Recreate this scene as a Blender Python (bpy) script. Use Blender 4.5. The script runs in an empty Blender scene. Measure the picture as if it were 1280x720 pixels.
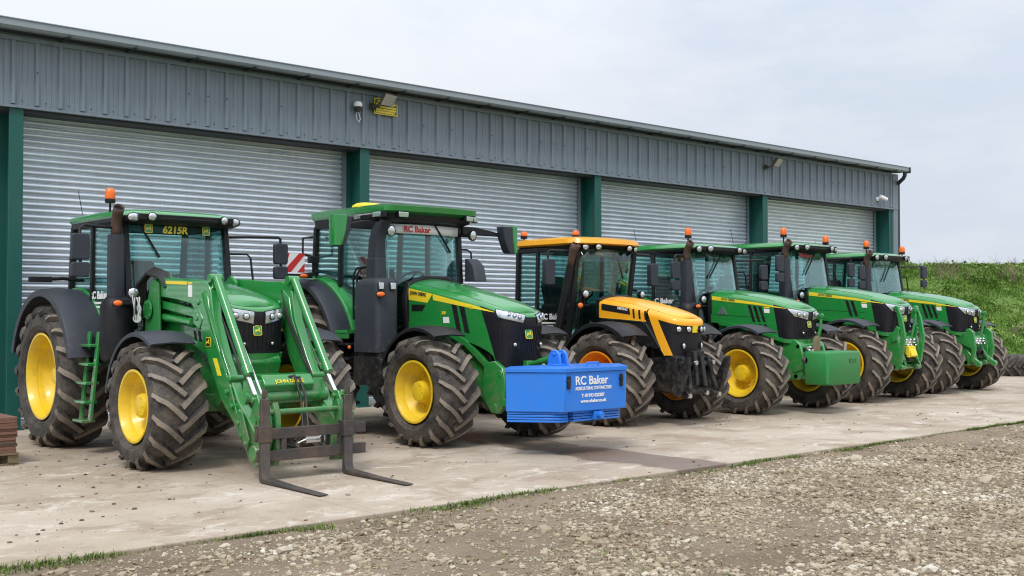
import bpy, bmesh, math, random
import numpy as np
from mathutils import Vector, Matrix
random.seed(7)
C = bpy.context.scene.collection
PI = math.pi
def R(a): return math.radians(a)

# ------------------------------------------------------------------ materials
def new_mat(name):
    m = bpy.data.materials.new(name); m.use_nodes = True
    nt = m.node_tree
    return m, nt, nt.nodes['Principled BSDF']

def paint(name, col, rough=0.35, metal=0.0, dirt=0.0, dirtcol=(0.16,0.12,0.085), scale=6.0, coat=0.0, spec=0.5, var=0.12, bump=0.0, streak=0.0, coatr=.07, splash=0.0):
    """A painted / moulded surface: slight tone variation, gloss variation and patchy road dirt."""
    m, nt, b = new_mat(name)
    tc = nt.nodes.new('ShaderNodeTexCoord')
    n1 = nt.nodes.new('ShaderNodeTexNoise'); n1.inputs['Scale'].default_value = scale; n1.inputs['Detail'].default_value = 8; n1.inputs['Roughness'].default_value = .65
    nt.links.new(tc.outputs['Object'], n1.inputs['Vector'])
    mr = nt.nodes.new('ShaderNodeMapRange'); mr.inputs['To Min'].default_value = 1-var; mr.inputs['To Max'].default_value = 1+var
    nt.links.new(n1.outputs['Fac'], mr.inputs['Value'])
    mul = nt.nodes.new('ShaderNodeMix'); mul.data_type = 'RGBA'; mul.blend_type = 'MULTIPLY'; mul.inputs['Factor'].default_value = 1
    mul.inputs[6].default_value = (*col, 1); nt.links.new(mr.outputs['Result'], mul.inputs[7])
    out = mul.outputs[2]
    if dirt > 0:
        n2 = nt.nodes.new('ShaderNodeTexNoise'); n2.inputs['Scale'].default_value = scale*.55; n2.inputs['Detail'].default_value = 10; n2.inputs['Roughness'].default_value = .72
        nt.links.new(tc.outputs['Object'], n2.inputs['Vector'])
        r2 = nt.nodes.new('ShaderNodeMapRange'); r2.inputs['From Min'].default_value = .45; r2.inputs['From Max'].default_value = .8; r2.inputs['To Max'].default_value = dirt
        nt.links.new(n2.outputs['Fac'], r2.inputs['Value'])
        mx = nt.nodes.new('ShaderNodeMix'); mx.data_type = 'RGBA'; mx.inputs[7].default_value = (*dirtcol, 1)
        nt.links.new(r2.outputs['Result'], mx.inputs['Factor']); nt.links.new(out, mx.inputs[6]); out = mx.outputs[2]
    if splash > 0:      # dried mud thrown up from the wheels, in specks and patches
        sz = nt.nodes.new('ShaderNodeSeparateXYZ'); nt.links.new(tc.outputs['Object'], sz.inputs['Vector'])
        n5 = nt.nodes.new('ShaderNodeTexNoise'); n5.inputs['Scale'].default_value = 11; n5.inputs['Detail'].default_value = 10; n5.inputs['Roughness'].default_value = .78; nt.links.new(tc.outputs['Object'], n5.inputs['Vector'])
        a5 = nt.nodes.new('ShaderNodeMath'); a5.operation = 'MULTIPLY_ADD'; a5.inputs[1].default_value = -.16; nt.links.new(sz.outputs['Z'], a5.inputs[0]); nt.links.new(n5.outputs['Fac'], a5.inputs[2])
        r5 = nt.nodes.new('ShaderNodeMapRange'); r5.inputs['From Min'].default_value = .34; r5.inputs['From Max'].default_value = .58; r5.inputs['To Max'].default_value = splash; nt.links.new(a5.outputs['Value'], r5.inputs['Value'])
        m5 = nt.nodes.new('ShaderNodeMix'); m5.data_type = 'RGBA'; m5.inputs[7].default_value = (.22,.175,.13,1); nt.links.new(r5.outputs['Result'], m5.inputs['Factor']); nt.links.new(out, m5.inputs[6]); out = m5.outputs[2]
    if streak > 0:      # rain runs down a wall sheet
        mp = nt.nodes.new('ShaderNodeMapping'); mp.inputs['Scale'].default_value = (9,9,.55); nt.links.new(tc.outputs['Object'], mp.inputs['Vector'])
        n4 = nt.nodes.new('ShaderNodeTexNoise'); n4.inputs['Scale'].default_value = 1.6; n4.inputs['Detail'].default_value = 8; n4.inputs['Roughness'].default_value = .7; nt.links.new(mp.outputs['Vector'], n4.inputs['Vector'])
        r4 = nt.nodes.new('ShaderNodeMapRange'); r4.inputs['From Min'].default_value = .48; r4.inputs['From Max'].default_value = .75; r4.inputs['To Max'].default_value = streak; nt.links.new(n4.outputs['Fac'], r4.inputs['Value'])
        m4 = nt.nodes.new('ShaderNodeMix'); m4.data_type = 'RGBA'; m4.inputs[7].default_value = (*[q*.45 for q in col], 1); nt.links.new(r4.outputs['Result'], m4.inputs['Factor']); nt.links.new(out, m4.inputs[6]); out = m4.outputs[2]
    nt.links.new(out, b.inputs['Base Color'])
    rr = nt.nodes.new('ShaderNodeMapRange'); rr.inputs['To Min'].default_value = max(.03, rough-.1); rr.inputs['To Max'].default_value = min(1, rough+.18)
    nt.links.new(n1.outputs['Fac'], rr.inputs['Value']); nt.links.new(rr.outputs['Result'], b.inputs['Roughness'])
    b.inputs['Metallic'].default_value = metal
    b.inputs['Coat Weight'].default_value = coat; b.inputs['Coat Roughness'].default_value = coatr
    b.inputs['Specular IOR Level'].default_value = spec
    if bump > 0:
        bp = nt.nodes.new('ShaderNodeBump'); bp.inputs['Strength'].default_value = bump; bp.inputs['Distance'].default_value = .01
        n3 = nt.nodes.new('ShaderNodeTexNoise'); n3.inputs['Scale'].default_value = scale*8; n3.inputs['Detail'].default_value = 4
        nt.links.new(tc.outputs['Object'], n3.inputs['Vector']); nt.links.new(n3.outputs['Fac'], bp.inputs['Height']); nt.links.new(bp.outputs['Normal'], b.inputs['Normal'])
    return m

M = {}
M['green'] = paint('green_paint', (0.013,0.235,0.042), .25, dirt=.2, coat=.8, splash=.75, scale=3.2, var=.08)
M['greend'] = paint('dusty_green_paint', (0.012,0.20,0.040), .42, dirt=.40, splash=.8, coat=.1, scale=4.5)
M['greenw'] = paint('worn_green_cast_iron', (0.014,0.21,0.045), .42, dirt=.45, scale=4.5)
M['yellow'] = paint('wheel_yellow', (0.80,0.55,0.018), .36, dirt=.5, scale=5, coat=.2, var=.08)
M['stripe'] = paint('decal_yellow', (0.86,0.66,0.03), .35, var=.04)
M['orange'] = paint('amber_yellow_paint', (0.90,0.41,0.012), .3, dirt=.2, coat=.35, scale=3, var=.06)
M['orangew'] = paint('orange_wheel_paint', (0.86,0.28,0.01), .4, dirt=.3, scale=5)
M['black'] = paint('black_plastic', (0.010,0.0105,0.013), .45, dirt=.13, dirtcol=(.09,.08,.07), scale=5, spec=.3, splash=.35)
M['grille'] = paint('black_grille', (0.010,0.010,0.014), .38, spec=.35, dirt=.10, dirtcol=(.06,.05,.06), scale=9)
M['dgrey'] = paint('charcoal_plastic', (0.030,0.035,0.047), .48, dirt=.16, spec=.35, splash=.6, dirtcol=(.12,.11,.1), scale=4)
M['chassis'] = paint('oily_black_metal', (0.016,0.017,0.018), .55, dirt=.5, dirtcol=(.07,.055,.04), scale=6)
M['white'] = paint('white_decal', (.8,.8,.8), .5, var=.03)
M['red'] = paint('red_decal', (.55,.03,.03), .5, var=.05)
M['chrome'] = paint('chromed_rod', (.75,.75,.76), .18, metal=1, var=.05)
M['steel'] = paint('worn_dark_steel', (.060,.055,.052), .52, metal=.3, dirt=.85, dirtcol=(.20,.125,.085), scale=7, bump=.2)
M['rustpipe'] = paint('rusty_exhaust_metal', (.105,.068,.052), .6, metal=.5, dirt=.6, dirtcol=(.07,.04,.03), scale=9)
M['seat'] = paint('seat_fabric', (.035,.035,.04), .85)
M['blue'] = paint('blue_paint', (0.014,0.19,0.72), .36, dirt=.35, dirtcol=(.10,.16,.30), scale=3.5, coat=.15, var=.1)
M['teal'] = paint('teal_steel', (0.004,0.088,0.074), .5, dirt=.12, scale=2, var=.1)
M['clad'] = paint('grey_cladding', (0.185,0.225,0.270), .42, dirt=.14, dirtcol=(.10,.11,.12), scale=1.2, var=.1, streak=.55)
M['cladd'] = paint('dark_grey_trim', (0.035,0.04,0.047), .5, scale=2)
M['roofm'] = paint('grey_roof_sheet', (0.26,0.30,0.34), .45, dirt=.25, dirtcol=(.18,.2,.2), scale=1.5)
M['wood'] = paint('weathered_wood', (.20,.15,.085), .8, dirt=.5, dirtcol=(.08,.07,.05), scale=9, bump=.4)
M['board'] = paint('red_brown_board', (.17,.075,.05), .7, dirt=.5, dirtcol=(.28,.22,.18), scale=9, bump=.3)
M['strap'] = paint('green_strap', (.05,.12,.09), .6)
M['pwhite'] = paint('white_plastic', (.78,.79,.8), .35, var=.03)
M['hose'] = paint('hose_rubber', (.02,.02,.02), .5)

def galv():
    m, nt, b = new_mat('galvanised_slats')
    tc = nt.nodes.new('ShaderNodeTexCoord')
    mp = nt.nodes.new('ShaderNodeMapping'); mp.inputs['Scale'].default_value = (.6,.6,5)
    nt.links.new(tc.outputs['Object'], mp.inputs['Vector'])
    n = nt.nodes.new('ShaderNodeTexNoise'); n.inputs['Scale'].default_value = 2.5; n.inputs['Detail'].default_value = 6
    nt.links.new(mp.outputs['Vector'], n.inputs['Vector'])
    cr = nt.nodes.new('ShaderNodeValToRGB'); cr.color_ramp.elements[0].position = .3; cr.color_ramp.elements[1].position = .72
    cr.color_ramp.elements[0].color = (.63,.69,.75,1); cr.color_ramp.elements[1].color = (.78,.84,.90,1)
    nt.links.new(n.outputs['Fac'], cr.inputs['Fac']); nt.links.new(cr.outputs['Color'], b.inputs['Base Color'])
    mp2 = nt.nodes.new('ShaderNodeMapping'); mp2.inputs['Scale'].default_value = (7,7,.4); nt.links.new(tc.outputs['Object'], mp2.inputs['Vector'])
    n2 = nt.nodes.new('ShaderNodeTexNoise'); n2.inputs['Scale'].default_value = 1.3; n2.inputs['Detail'].default_value = 9; n2.inputs['Roughness'].default_value = .72; nt.links.new(mp2.outputs['Vector'], n2.inputs['Vector'])
    r2 = nt.nodes.new('ShaderNodeMapRange'); r2.inputs['From Min'].default_value = .5; r2.inputs['From Max'].default_value = .78; r2.inputs['To Max'].default_value = .22; nt.links.new(n2.outputs['Fac'], r2.inputs['Value'])
    mx = nt.nodes.new('ShaderNodeMix'); mx.data_type = 'RGBA'; mx.inputs[7].default_value = (.34,.34,.33,1); nt.links.new(r2.outputs['Result'], mx.inputs['Factor']); nt.links.new(cr.outputs['Color'], mx.inputs[6]); nt.links.new(mx.outputs[2], b.inputs['Base Color'])
    n3 = nt.nodes.new('ShaderNodeTexNoise'); n3.inputs['Scale'].default_value = .9; n3.inputs['Detail'].default_value = 3; nt.links.new(tc.outputs['Object'], n3.inputs['Vector'])
    bp = nt.nodes.new('ShaderNodeBump'); bp.inputs['Strength'].default_value = .6; bp.inputs['Distance'].default_value = .06; nt.links.new(n3.outputs['Fac'], bp.inputs['Height']); nt.links.new(bp.outputs['Normal'], b.inputs['Normal'])
    b.inputs['Metallic'].default_value = .5; b.inputs['Roughness'].default_value = .36
    return m
M['galv'] = galv()

def rubber(name, mud, dark=.020):
    m, nt, b = new_mat(name)
    tc = nt.nodes.new('ShaderNodeTexCoord')
    n = nt.nodes.new('ShaderNodeTexNoise'); n.inputs['Scale'].default_value = 4.5; n.inputs['Detail'].default_value = 9; n.inputs['Roughness'].default_value = .7
    oi = nt.nodes.new('ShaderNodeObjectInfo'); vs_ = nt.nodes.new('ShaderNodeVectorMath'); vs_.operation = 'MULTIPLY_ADD'; nt.links.new(oi.outputs['Random'], vs_.inputs[0]); vs_.inputs[1].default_value = (17,31,23); nt.links.new(tc.outputs['Object'], vs_.inputs[2])
    nt.links.new(vs_.outputs['Vector'], n.inputs['Vector'])
    n2 = nt.nodes.new('ShaderNodeTexNoise'); n2.inputs['Scale'].default_value = 38; n2.inputs['Detail'].default_value = 5
    nt.links.new(tc.outputs['Object'], n2.inputs['Vector'])
    ad = nt.nodes.new('ShaderNodeMath'); ad.operation = 'MULTIPLY_ADD'; ad.inputs[1].default_value = .3
    nt.links.new(n2.outputs['Fac'], ad.inputs[0]); nt.links.new(n.outputs['Fac'], ad.inputs[2])
    mr = nt.nodes.new('ShaderNodeMapRange'); mr.inputs['From Min'].default_value = .50; mr.inputs['From Max'].default_value = .80
    mr.inputs['To Min'].default_value = max(0, mud-.35); mr.inputs['To Max'].default_value = min(1, mud+.35)
    nt.links.new(ad.outputs['Value'], mr.inputs['Value'])
    mx = nt.nodes.new('ShaderNodeMix'); mx.data_type = 'RGBA'; mx.inputs[6].default_value = (dark,dark,dark*1.08,1); mx.inputs[7].default_value = (.275,.225,.175,1)
    nt.links.new(mr.outputs['Result'], mx.inputs['Factor']); nt.links.new(mx.outputs[2], b.inputs['Base Color'])
    b.inputs['Roughness'].default_value = .66; b.inputs['Specular IOR Level'].default_value = .4
    bp = nt.nodes.new('ShaderNodeBump'); bp.inputs['Strength'].default_value = .35; bp.inputs['Distance'].default_value = .01
    nt.links.new(n2.outputs['Fac'], bp.inputs['Height']); nt.links.new(bp.outputs['Normal'], b.inputs['Normal'])
    return m
M['rub'] = rubber('tyre_rubber', .0)
M['tread'] = rubber('muddy_tread', .07)
M['lug'] = rubber('mud_worn_lug', .80, .03)

def glass(name, tint, gloss=.10):
    m = bpy.data.materials.new(name); m.use_nodes = True; nt = m.node_tree
    for n in list(nt.nodes): nt.nodes.remove(n)
    o = nt.nodes.new('ShaderNodeOutputMaterial'); mix = nt.nodes.new('ShaderNodeMixShader')
    t = nt.nodes.new('ShaderNodeBsdfTransparent'); t.inputs['Color'].default_value = (*tint,1)
    g = nt.nodes.new('ShaderNodeBsdfGlossy'); g.inputs['Roughness'].default_value = .03; g.inputs['Color'].default_value = (.9,.95,.95,1)
    lw = nt.nodes.new('ShaderNodeLayerWeight'); lw.inputs['Blend'].default_value = .25
    mr = nt.nodes.new('ShaderNodeMapRange'); mr.inputs['To Min'].default_value = gloss*.5; mr.inputs['To Max'].default_value = .8
    nt.links.new(lw.outputs['Fresnel'], mr.inputs['Value']); nt.links.new(mr.outputs['Result'], mix.inputs['Fac'])
    nt.links.new(t.outputs['BSDF'], mix.inputs[1]); nt.links.new(g.outputs['BSDF'], mix.inputs[2]); nt.links.new(mix.outputs['Shader'], o.inputs['Surface'])
    return m
M['glass'] = glass('tinted_glass', (.68,.86,.85))
M['lens'] = paint('clear_lamp_lens', (.62,.65,.68), .10, metal=.8, var=.45, scale=34)
M['floodglass'] = paint('lamp_glass', (.42,.40,.37), .3, var=.2, scale=14)
M['amber'] = paint('amber_lens', (.85,.16,.02), .25, var=.12, scale=12)
M['mirrorglass'] = paint('mirror_glass', (.7,.72,.74), .05, metal=1)

# ------------------------------------------------------------------ mesh builder
class MB:
    def __init__(s): s.v=[]; s.f=[]; s.m=[]
    def add(s, vs, fs, mi=0):
        o=len(s.v); s.v += [tuple(map(float,p)) for p in vs]
        for f in fs: s.f.append(tuple(o+i for i in f)); s.m.append(mi)
        return s
    def box(s,x0,x1,y0,y1,z0,z1,mi=0):
        vs=[(x,y,z) for z in (z0,z1) for y in (y0,y1) for x in (x0,x1)]
        return s.add(vs,[(0,2,3,1),(4,5,7,6),(0,1,5,4),(2,6,7,3),(0,4,6,2),(1,3,7,5)],mi)
    def bar(s,p,q,w,h,up=(0,0,1),mi=0):
        p=Vector(p);q=Vector(q);d=(q-p).normalized();u=Vector(up);sd=d.cross(u)
        if sd.length<1e-4: sd=d.cross(Vector((1,0,0)))
        sd.normalize();u=sd.cross(d)
        vs=[]
        for c in (p,q):
            for a,b in ((-1,-1),(1,-1),(1,1),(-1,1)): vs.append(c+sd*a*w/2+u*b*h/2)
        return s.add(vs,[(3,2,1,0),(4,5,6,7),(0,1,5,4),(1,2,6,5),(2,3,7,6),(3,0,4,7)],mi)
    def prism(s,poly,axis,a0,a1,mi=0):
        n=len(poly)
        def mk(p,a):
            return (a,p[0],p[1]) if axis=='x' else ((p[0],a,p[1]) if axis=='y' else (p[0],p[1],a))
        vs=[mk(p,a0) for p in poly]+[mk(p,a1) for p in poly]
        fs=[tuple(range(n)),tuple(range(2*n-1,n-1,-1))]+[(i,n+i,n+(i+1)%n,(i+1)%n) for i in range(n)]
        return s.add(vs,fs,mi)
    def tube(s,pts,r,n=10,mi=0,caps=True):
        pts=[Vector(p) for p in pts]; k=len(pts)
        rs=r if isinstance(r,(list,tuple)) else [r]*k
        vs=[];fs=[];prev=None
        for i,p in enumerate(pts):
            d=(pts[min(i+1,k-1)]-pts[max(i-1,0)]).normalized()
            if prev is None:
                a=d.cross(Vector((0,0,1)))
                if a.length<.05: a=d.cross(Vector((1,0,0)))
            else: a=prev-d*prev.dot(d)
            a.normalize(); prev=a; b=d.cross(a)
            for j in range(n):
                t=2*PI*j/n; vs.append(p+(a*math.cos(t)+b*math.sin(t))*rs[i])
        for i in range(k-1):
            for j in range(n): fs.append((i*n+j,i*n+(j+1)%n,(i+1)*n+(j+1)%n,(i+1)*n+j))
        if caps: fs += [tuple(range(n-1,-1,-1)),tuple(range((k-1)*n,k*n))]
        return s.add(vs,fs,mi)
    def lathe(s,prof,o=(0,0,0),axis=(1,0,0),n=32,mi=0):
        ax=Vector(axis).normalized(); a=ax.cross(Vector((0,0,1)))
        if a.length<.05: a=ax.cross(Vector((0,1,0)))
        a.normalize(); b=ax.cross(a); o=Vector(o); vs=[];fs=[]
        for r,h in prof:
            for j in range(n):
                t=2*PI*j/n; vs.append(o+ax*h+(a*math.cos(t)+b*math.sin(t))*max(r,1e-4))
        for i in range(len(prof)-1):
            for j in range(n): fs.append((i*n+j,i*n+(j+1)%n,(i+1)*n+(j+1)%n,(i+1)*n+j))
        return s.add(vs,fs,mi)
    def grid(s,rows,mi=0):
        n=len(rows[0]); vs=[p for r in rows for p in r]
        fs=[(i*n+j,i*n+j+1,(i+1)*n+j+1,(i+1)*n+j) for i in range(len(rows)-1) for j in range(n-1)]
        return s.add(vs,fs,mi)
    def loft(s,rings,mi=0,caps=True):
        n=len(rings[0]); vs=[p for r in rings for p in r]
        fs=[(i*n+j,i*n+(j+1)%n,(i+1)*n+(j+1)%n,(i+1)*n+j) for i in range(len(rings)-1) for j in range(n)]
        if caps: fs+=[tuple(range(n-1,-1,-1)),tuple(range((len(rings)-1)*n,len(rings)*n))]
        return s.add(vs,fs,mi)
    def build(s,name,mats,parent=None,bevel=0,ang=38,loc=None,seg=2,recalc=True):
        me=bpy.data.meshes.new(name); me.from_pydata(s.v,[],s.f)
        if not isinstance(mats,(list,tuple)): mats=[mats]
        for m in mats: me.materials.append(M[m] if isinstance(m,str) else m)
        if len(mats)>1: me.polygons.foreach_set('material_index',s.m)
        if recalc:
            bm=bmesh.new(); bm.from_mesh(me); bmesh.ops.remove_doubles(bm,verts=bm.verts,dist=1e-5)
            bmesh.ops.recalc_face_normals(bm,faces=bm.faces); bm.to_mesh(me); bm.free()
        me.polygons.foreach_set('use_smooth',[True]*len(me.polygons)); me.set_sharp_from_angle(angle=R(ang))
        ob=bpy.data.objects.new(name,me); C.objects.link(ob)
        if parent: ob.parent=parent
        if loc is not None: ob.location=loc
        if bevel>0:
            bv=ob.modifiers.new('bevel','BEVEL'); bv.width=bevel; bv.segments=seg; bv.limit_method='ANGLE'; bv.angle_limit=R(40); bv.use_clamp_overlap=True
        return ob

def tag(o,label=None,cat=None,group=None,kind=None):
    if label: o['label']=label
    if cat: o['category']=cat
    if group: o['group']=group
    if kind: o['kind']=kind
    return o
def empty(name,loc=(0,0,0),rz=0,parent=None):
    o=bpy.data.objects.new(name,None); C.objects.link(o); o.location=loc; o.rotation_euler=(0,0,rz); o.empty_display_size=.3
    if parent: o.parent=parent
    return o
def instance(ob,parent=None,loc=None,name=None):
    c=ob.copy(); C.objects.link(c); c.parent=parent
    if loc is not None: c.location=loc
    return c
def text(s,size,mat,parent,pos,right,up,name='lettering',bold=0.0,ext=.002,align='LEFT',shear=0.0,sx=1.0):
    cu=bpy.data.curves.new(name,'FONT'); cu.body=s; cu.size=size; cu.extrude=ext; cu.offset=bold; cu.align_x=align; cu.shear=shear
    cu.materials.append(M[mat]); cu.resolution_u=4
    tmp=bpy.data.objects.new(name,cu); me=bpy.data.meshes.new_from_object(tmp); me.name=name; bpy.data.objects.remove(tmp); bpy.data.curves.remove(cu)
    o=bpy.data.objects.new(name,me); C.objects.link(o)
    r=Vector(right).normalized(); u=Vector(up); u=(u-r*u.dot(r)).normalized(); n=r.cross(u)
    mt=Matrix((r*sx,u,n)).transposed().to_4x4(); mt.translation=Vector(pos); o.parent=parent; o.matrix_local=mt
    return o
def interp(pts):
    xs=[p[0] for p in pts]; ys=[p[1] for p in pts]
    def f(x):
        # smooth (cosine-free) monotone interpolation
        return float(np.interp(x,xs,ys))
    return f

# ------------------------------------------------------------------ wheels
_cache={}
def tyre_mesh(Rr,W,rim,nl,key):
    """carcass plus chevron lugs; one mesh, axis along x, centred"""
    if key in _cache: return _cache[key]
    mb=MB(); lh=.050*Rr/.7; Rc=Rr-lh; h=W/2
    prof=[(rim,-h*.70),(rim+.02,-h*.78),(rim+.05,-h*.86),(rim+.35*(Rc-rim),-h*.99),(rim+.6*(Rc-rim),-h*1.0),(rim+.82*(Rc-rim),-h*.95),(Rc-.035,-h*.87),(Rc-.012,-h*.74),(Rc,-h*.45),(Rc+.006,0)]
    prof=prof+[(r,-x) for r,x in prof[-2::-1]]
    n=72
    vs=[];fs=[];
    for r,x in prof:
        for j in range(n):
            t=2*PI*j/n; vs.append((x,-r*math.cos(t),r*math.sin(t)))
    mi=[]
    for i in range(len(prof)-1):
        for j in range(n):
            fs.append((i*n+j,i*n+(j+1)%n,(i+1)*n+(j+1)%n,(i+1)*n+j))
    o=len(mb.v); mb.v+=vs
    for k,f in enumerate(fs):
        i=k//n; mb.f.append(tuple(o+a for a in f)); mb.m.append(1 if 5<=i<=len(prof)-7 else 0)
    # sidewall ribs (moulded rings)
    for sg in (-1,1):
        mb.lathe([(rim+.055,sg*h*.875),(rim+.062,sg*h*.91),(rim+.075,sg*h*.91),(rim+.082,sg*h*.905)],n=n,mi=0)
    # lugs
    rng=random.Random(hash(key)&255)
    def base(u):      # u in 0..1.25 from centre to past the shoulder -> (r,x) and normal (nr,nx)
        pts=[(0,Rc+.004,0),(.45,Rc,.45*h),(.74,Rc-.012,.74*h),(.87,Rc-.035,.87*h),(1.02,rim+.82*(Rc-rim),.95*h),(1.2,rim+.6*(Rc-rim)+.03,1.0*h)]
        us=[p[0] for p in pts]
        return float(np.interp(u,us,[p[1] for p in pts])),float(np.interp(u,us,[p[2] for p in pts]))
    pitch=2*PI/nl
    for sg in (-1,1):
        for k in range(nl):
            t0=pitch*(k+(.5 if sg>0 else 0))
            st=[-.07,.12,.35,.6,.8,.93,1.06,1.17]
            rows=[]
            jit=rng.uniform(-.006,.006)
            for q,u in enumerate(st):
                r,x=base(max(u,0)); x=x if u>=0 else u*h
                ad=t0 + (u*h*.92 - .10*max(u-.55,0)*h)/Rr     # sweep angle: the outer ends lie higher on the front of the wheel
                d=.001
                r1,x1=base(min(max(u,0)+.03,1.2)); r0,x0=base(max(max(u,0)-.03,0))
                tr,tx=r1-r0,x1-x0; L=math.hypot(tr,tx) or 1; nr,nx=tx/L,-tr/L
                hh=[lh,lh,lh,lh,lh*1.0,lh*.9,lh*.55,lh*.12][q]
                wb=[.042,.042,.040,.040,.043,.047,.05,.05][q]*Rr/.7; wt=wb*.62
                if q==len(st)-1: wt=wb*.8
                row=[]
                for (ww,e) in ((-wb,-.004),(-wt,hh),(wt+.004,hh+jit*(hh>lh*.8)),(wb,-.004)):
                    rr=r+nr*e; xx=(x+nx*e)*sg if u>=0 else sg*x
                    # cross direction: perpendicular to lug in the unrolled plane (about 45 deg)
                    an=ad+ww*.74/Rr; xx2=xx-sg*ww*.62*(1 if u<.9 else .35)
                    row.append((xx2,-rr*math.cos(an),rr*math.sin(an)))
                rows.append(row)
            o=len(mb.v)
            for row in rows: mb.v+=row
            for i in range(len(st)-1):
                for j in range(3):
                    mb.f.append((o+i*4+j,o+i*4+j+1,o+(i+1)*4+j+1,o+(i+1)*4+j)); mb.m.append(2 if (j==1 and i<6) else 1)
            mb.f.append((o,o+1,o+2,o+3)); mb.m.append(1)
            e=o+(len(st)-1)*4; mb.f.append((e+3,e+2,e+1,e)); mb.m.append(1)
    ob=mb.build('tyre',['rub','tread','lug'],ang=32)
    _cache[key]=ob.data; bpy.data.objects.remove(ob)
    return _cache[key]
def rim_mesh(rim,W,kind,mat):
    key=('rim',rim,W,kind,mat)
    if key in _cache: return _cache[key]
    mb=MB(); h=W*.42
    if kind=='front':
        pr=[(rim+.012,h),(rim+.012,h+.012),(rim-.012,h+.012),(rim-.03,h-.02),(rim-.05,h-.07),(rim-.058,h-.10),(rim*.66,.035),(rim*.60,.028),(rim*.44,.03),(0.0,.03)]
    else:
        pr=[(rim+.012,h),(rim+.012,h+.012),(rim-.012,h+.012),(rim-.03,h-.02),(rim-.05,h-.06),(rim-.065,h-.16),(rim-.075,h-.20),(rim*.72,-.02),(rim*.5,-.03),(rim*.3,-.02),(0,-.02)]
    mb.lathe(pr,n=48)
    mb.lathe([(rim-.058,h-.10),(rim-.062,0),(rim-.062,-h*.5),(rim-.03,-h+.02),(rim-.012,-h-.01),(rim+.012,-h)],n=48)
    # bolts on the rim seat
    nb=10
    for k in range(nb):
        t=2*PI*k/nb; r=rim*.54 if kind=='front' else rim*.62
        mb.lathe([(.016,0),(.016,.035),(0,.035)],o=(.02 if kind=='front' else -.03,r*math.cos(t),r*math.sin(t)),n=6)
    ob=mb.build('rim',mat,ang=30); _cache[key]=ob.data; bpy.data.objects.remove(ob)
    return _cache[key]
def hub_mesh(rim,kind,mat):
    key=('hub',rim,kind,mat)
    if key in _cache: return _cache[key]
    mb=MB()
    if kind=='front':
        mb.lathe([(rim*.42,.02),(rim*.40,.06),(rim*.37,.075),(rim*.35,.16),(rim*.32,.19),(rim*.2,.20),(0,.20)],n=32)
        for k in range(6):
            t=2*PI*k/6; mb.lathe([(.009,.19),(.009,.206),(0,.206)],o=(0,rim*.27*math.cos(t),rim*.27*math.sin(t)),n=6)
    else:
        mb.lathe([(rim*.30,-.03),(rim*.29,.03),(rim*.2,.045),(rim*.17,.12),(0,.13)],n=32)
    ob=mb.build('wheel',mat,ang=30); _cache[key]=ob.data; bpy.data.objects.remove(ob)
    return _cache[key]
def wheel(parent,x,y,Rr,W,rim,nl,kind,mat,rot=0,sink=.012):
    """near wheels (x<0) show their outer face toward -x"""
    w=bpy.data.objects.new('wheel',hub_mesh(rim,kind,mat)); C.objects.link(w); w.parent=parent; w.location=(x,y,Rr-sink)
    near=x<0
    w.rotation_euler=(0,0,PI if near else 0)
    t=bpy.data.objects.new('tyre',tyre_mesh(Rr,W,rim,nl,('tyre',Rr,W,rim,nl))); C.objects.link(t); t.parent=w
    t.rotation_euler=(rot,0,0) if not near else (0,0,-PI)
    if near: t.matrix_local=Matrix.Rotation(-PI,4,'Z')@Matrix.Rotation(rot,4,'X')
    r=bpy.data.objects.new('rim',rim_mesh(rim,W,kind,mat)); C.objects.link(r); r.parent=w
    return w
def fender(parent,hy,hz,r,x0,x1,a0,a1,mat,name,th=.02,lip=.06,n=22,flat=None,crown=.02):
    """arched mudguard round (hy,hz); angles from the front over the top; lip turned down at the outer edge"""
    mb=MB(); rings=[]
    out=x0 if abs(x0)>abs(x1) else x1; inn=x1 if out==x0 else x0
    for i in range(n+1):
        a=R(a0+(a1-a0)*i/n)
        def P(x,rr): return (x,hy-rr*math.cos(a),hz+rr*math.sin(a))
        sgn=1 if inn>out else -1
        w=abs(inn-out)
        sec=[(out,r-lip),(out,r-.012),(out+sgn*.02,r),(out+sgn*w*.5,r+crown),(inn,r),(inn,r-th),(out+sgn*w*.5,r+crown-th),(out+sgn*.035,r-th),(out+sgn*th,r-.03),(out+sgn*th,r-lip)]
        rings.append([P(x,rr) for x,rr in sec])
    mb.loft(rings)
    return mb.build(name,mat,parent,ang=40)
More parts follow.
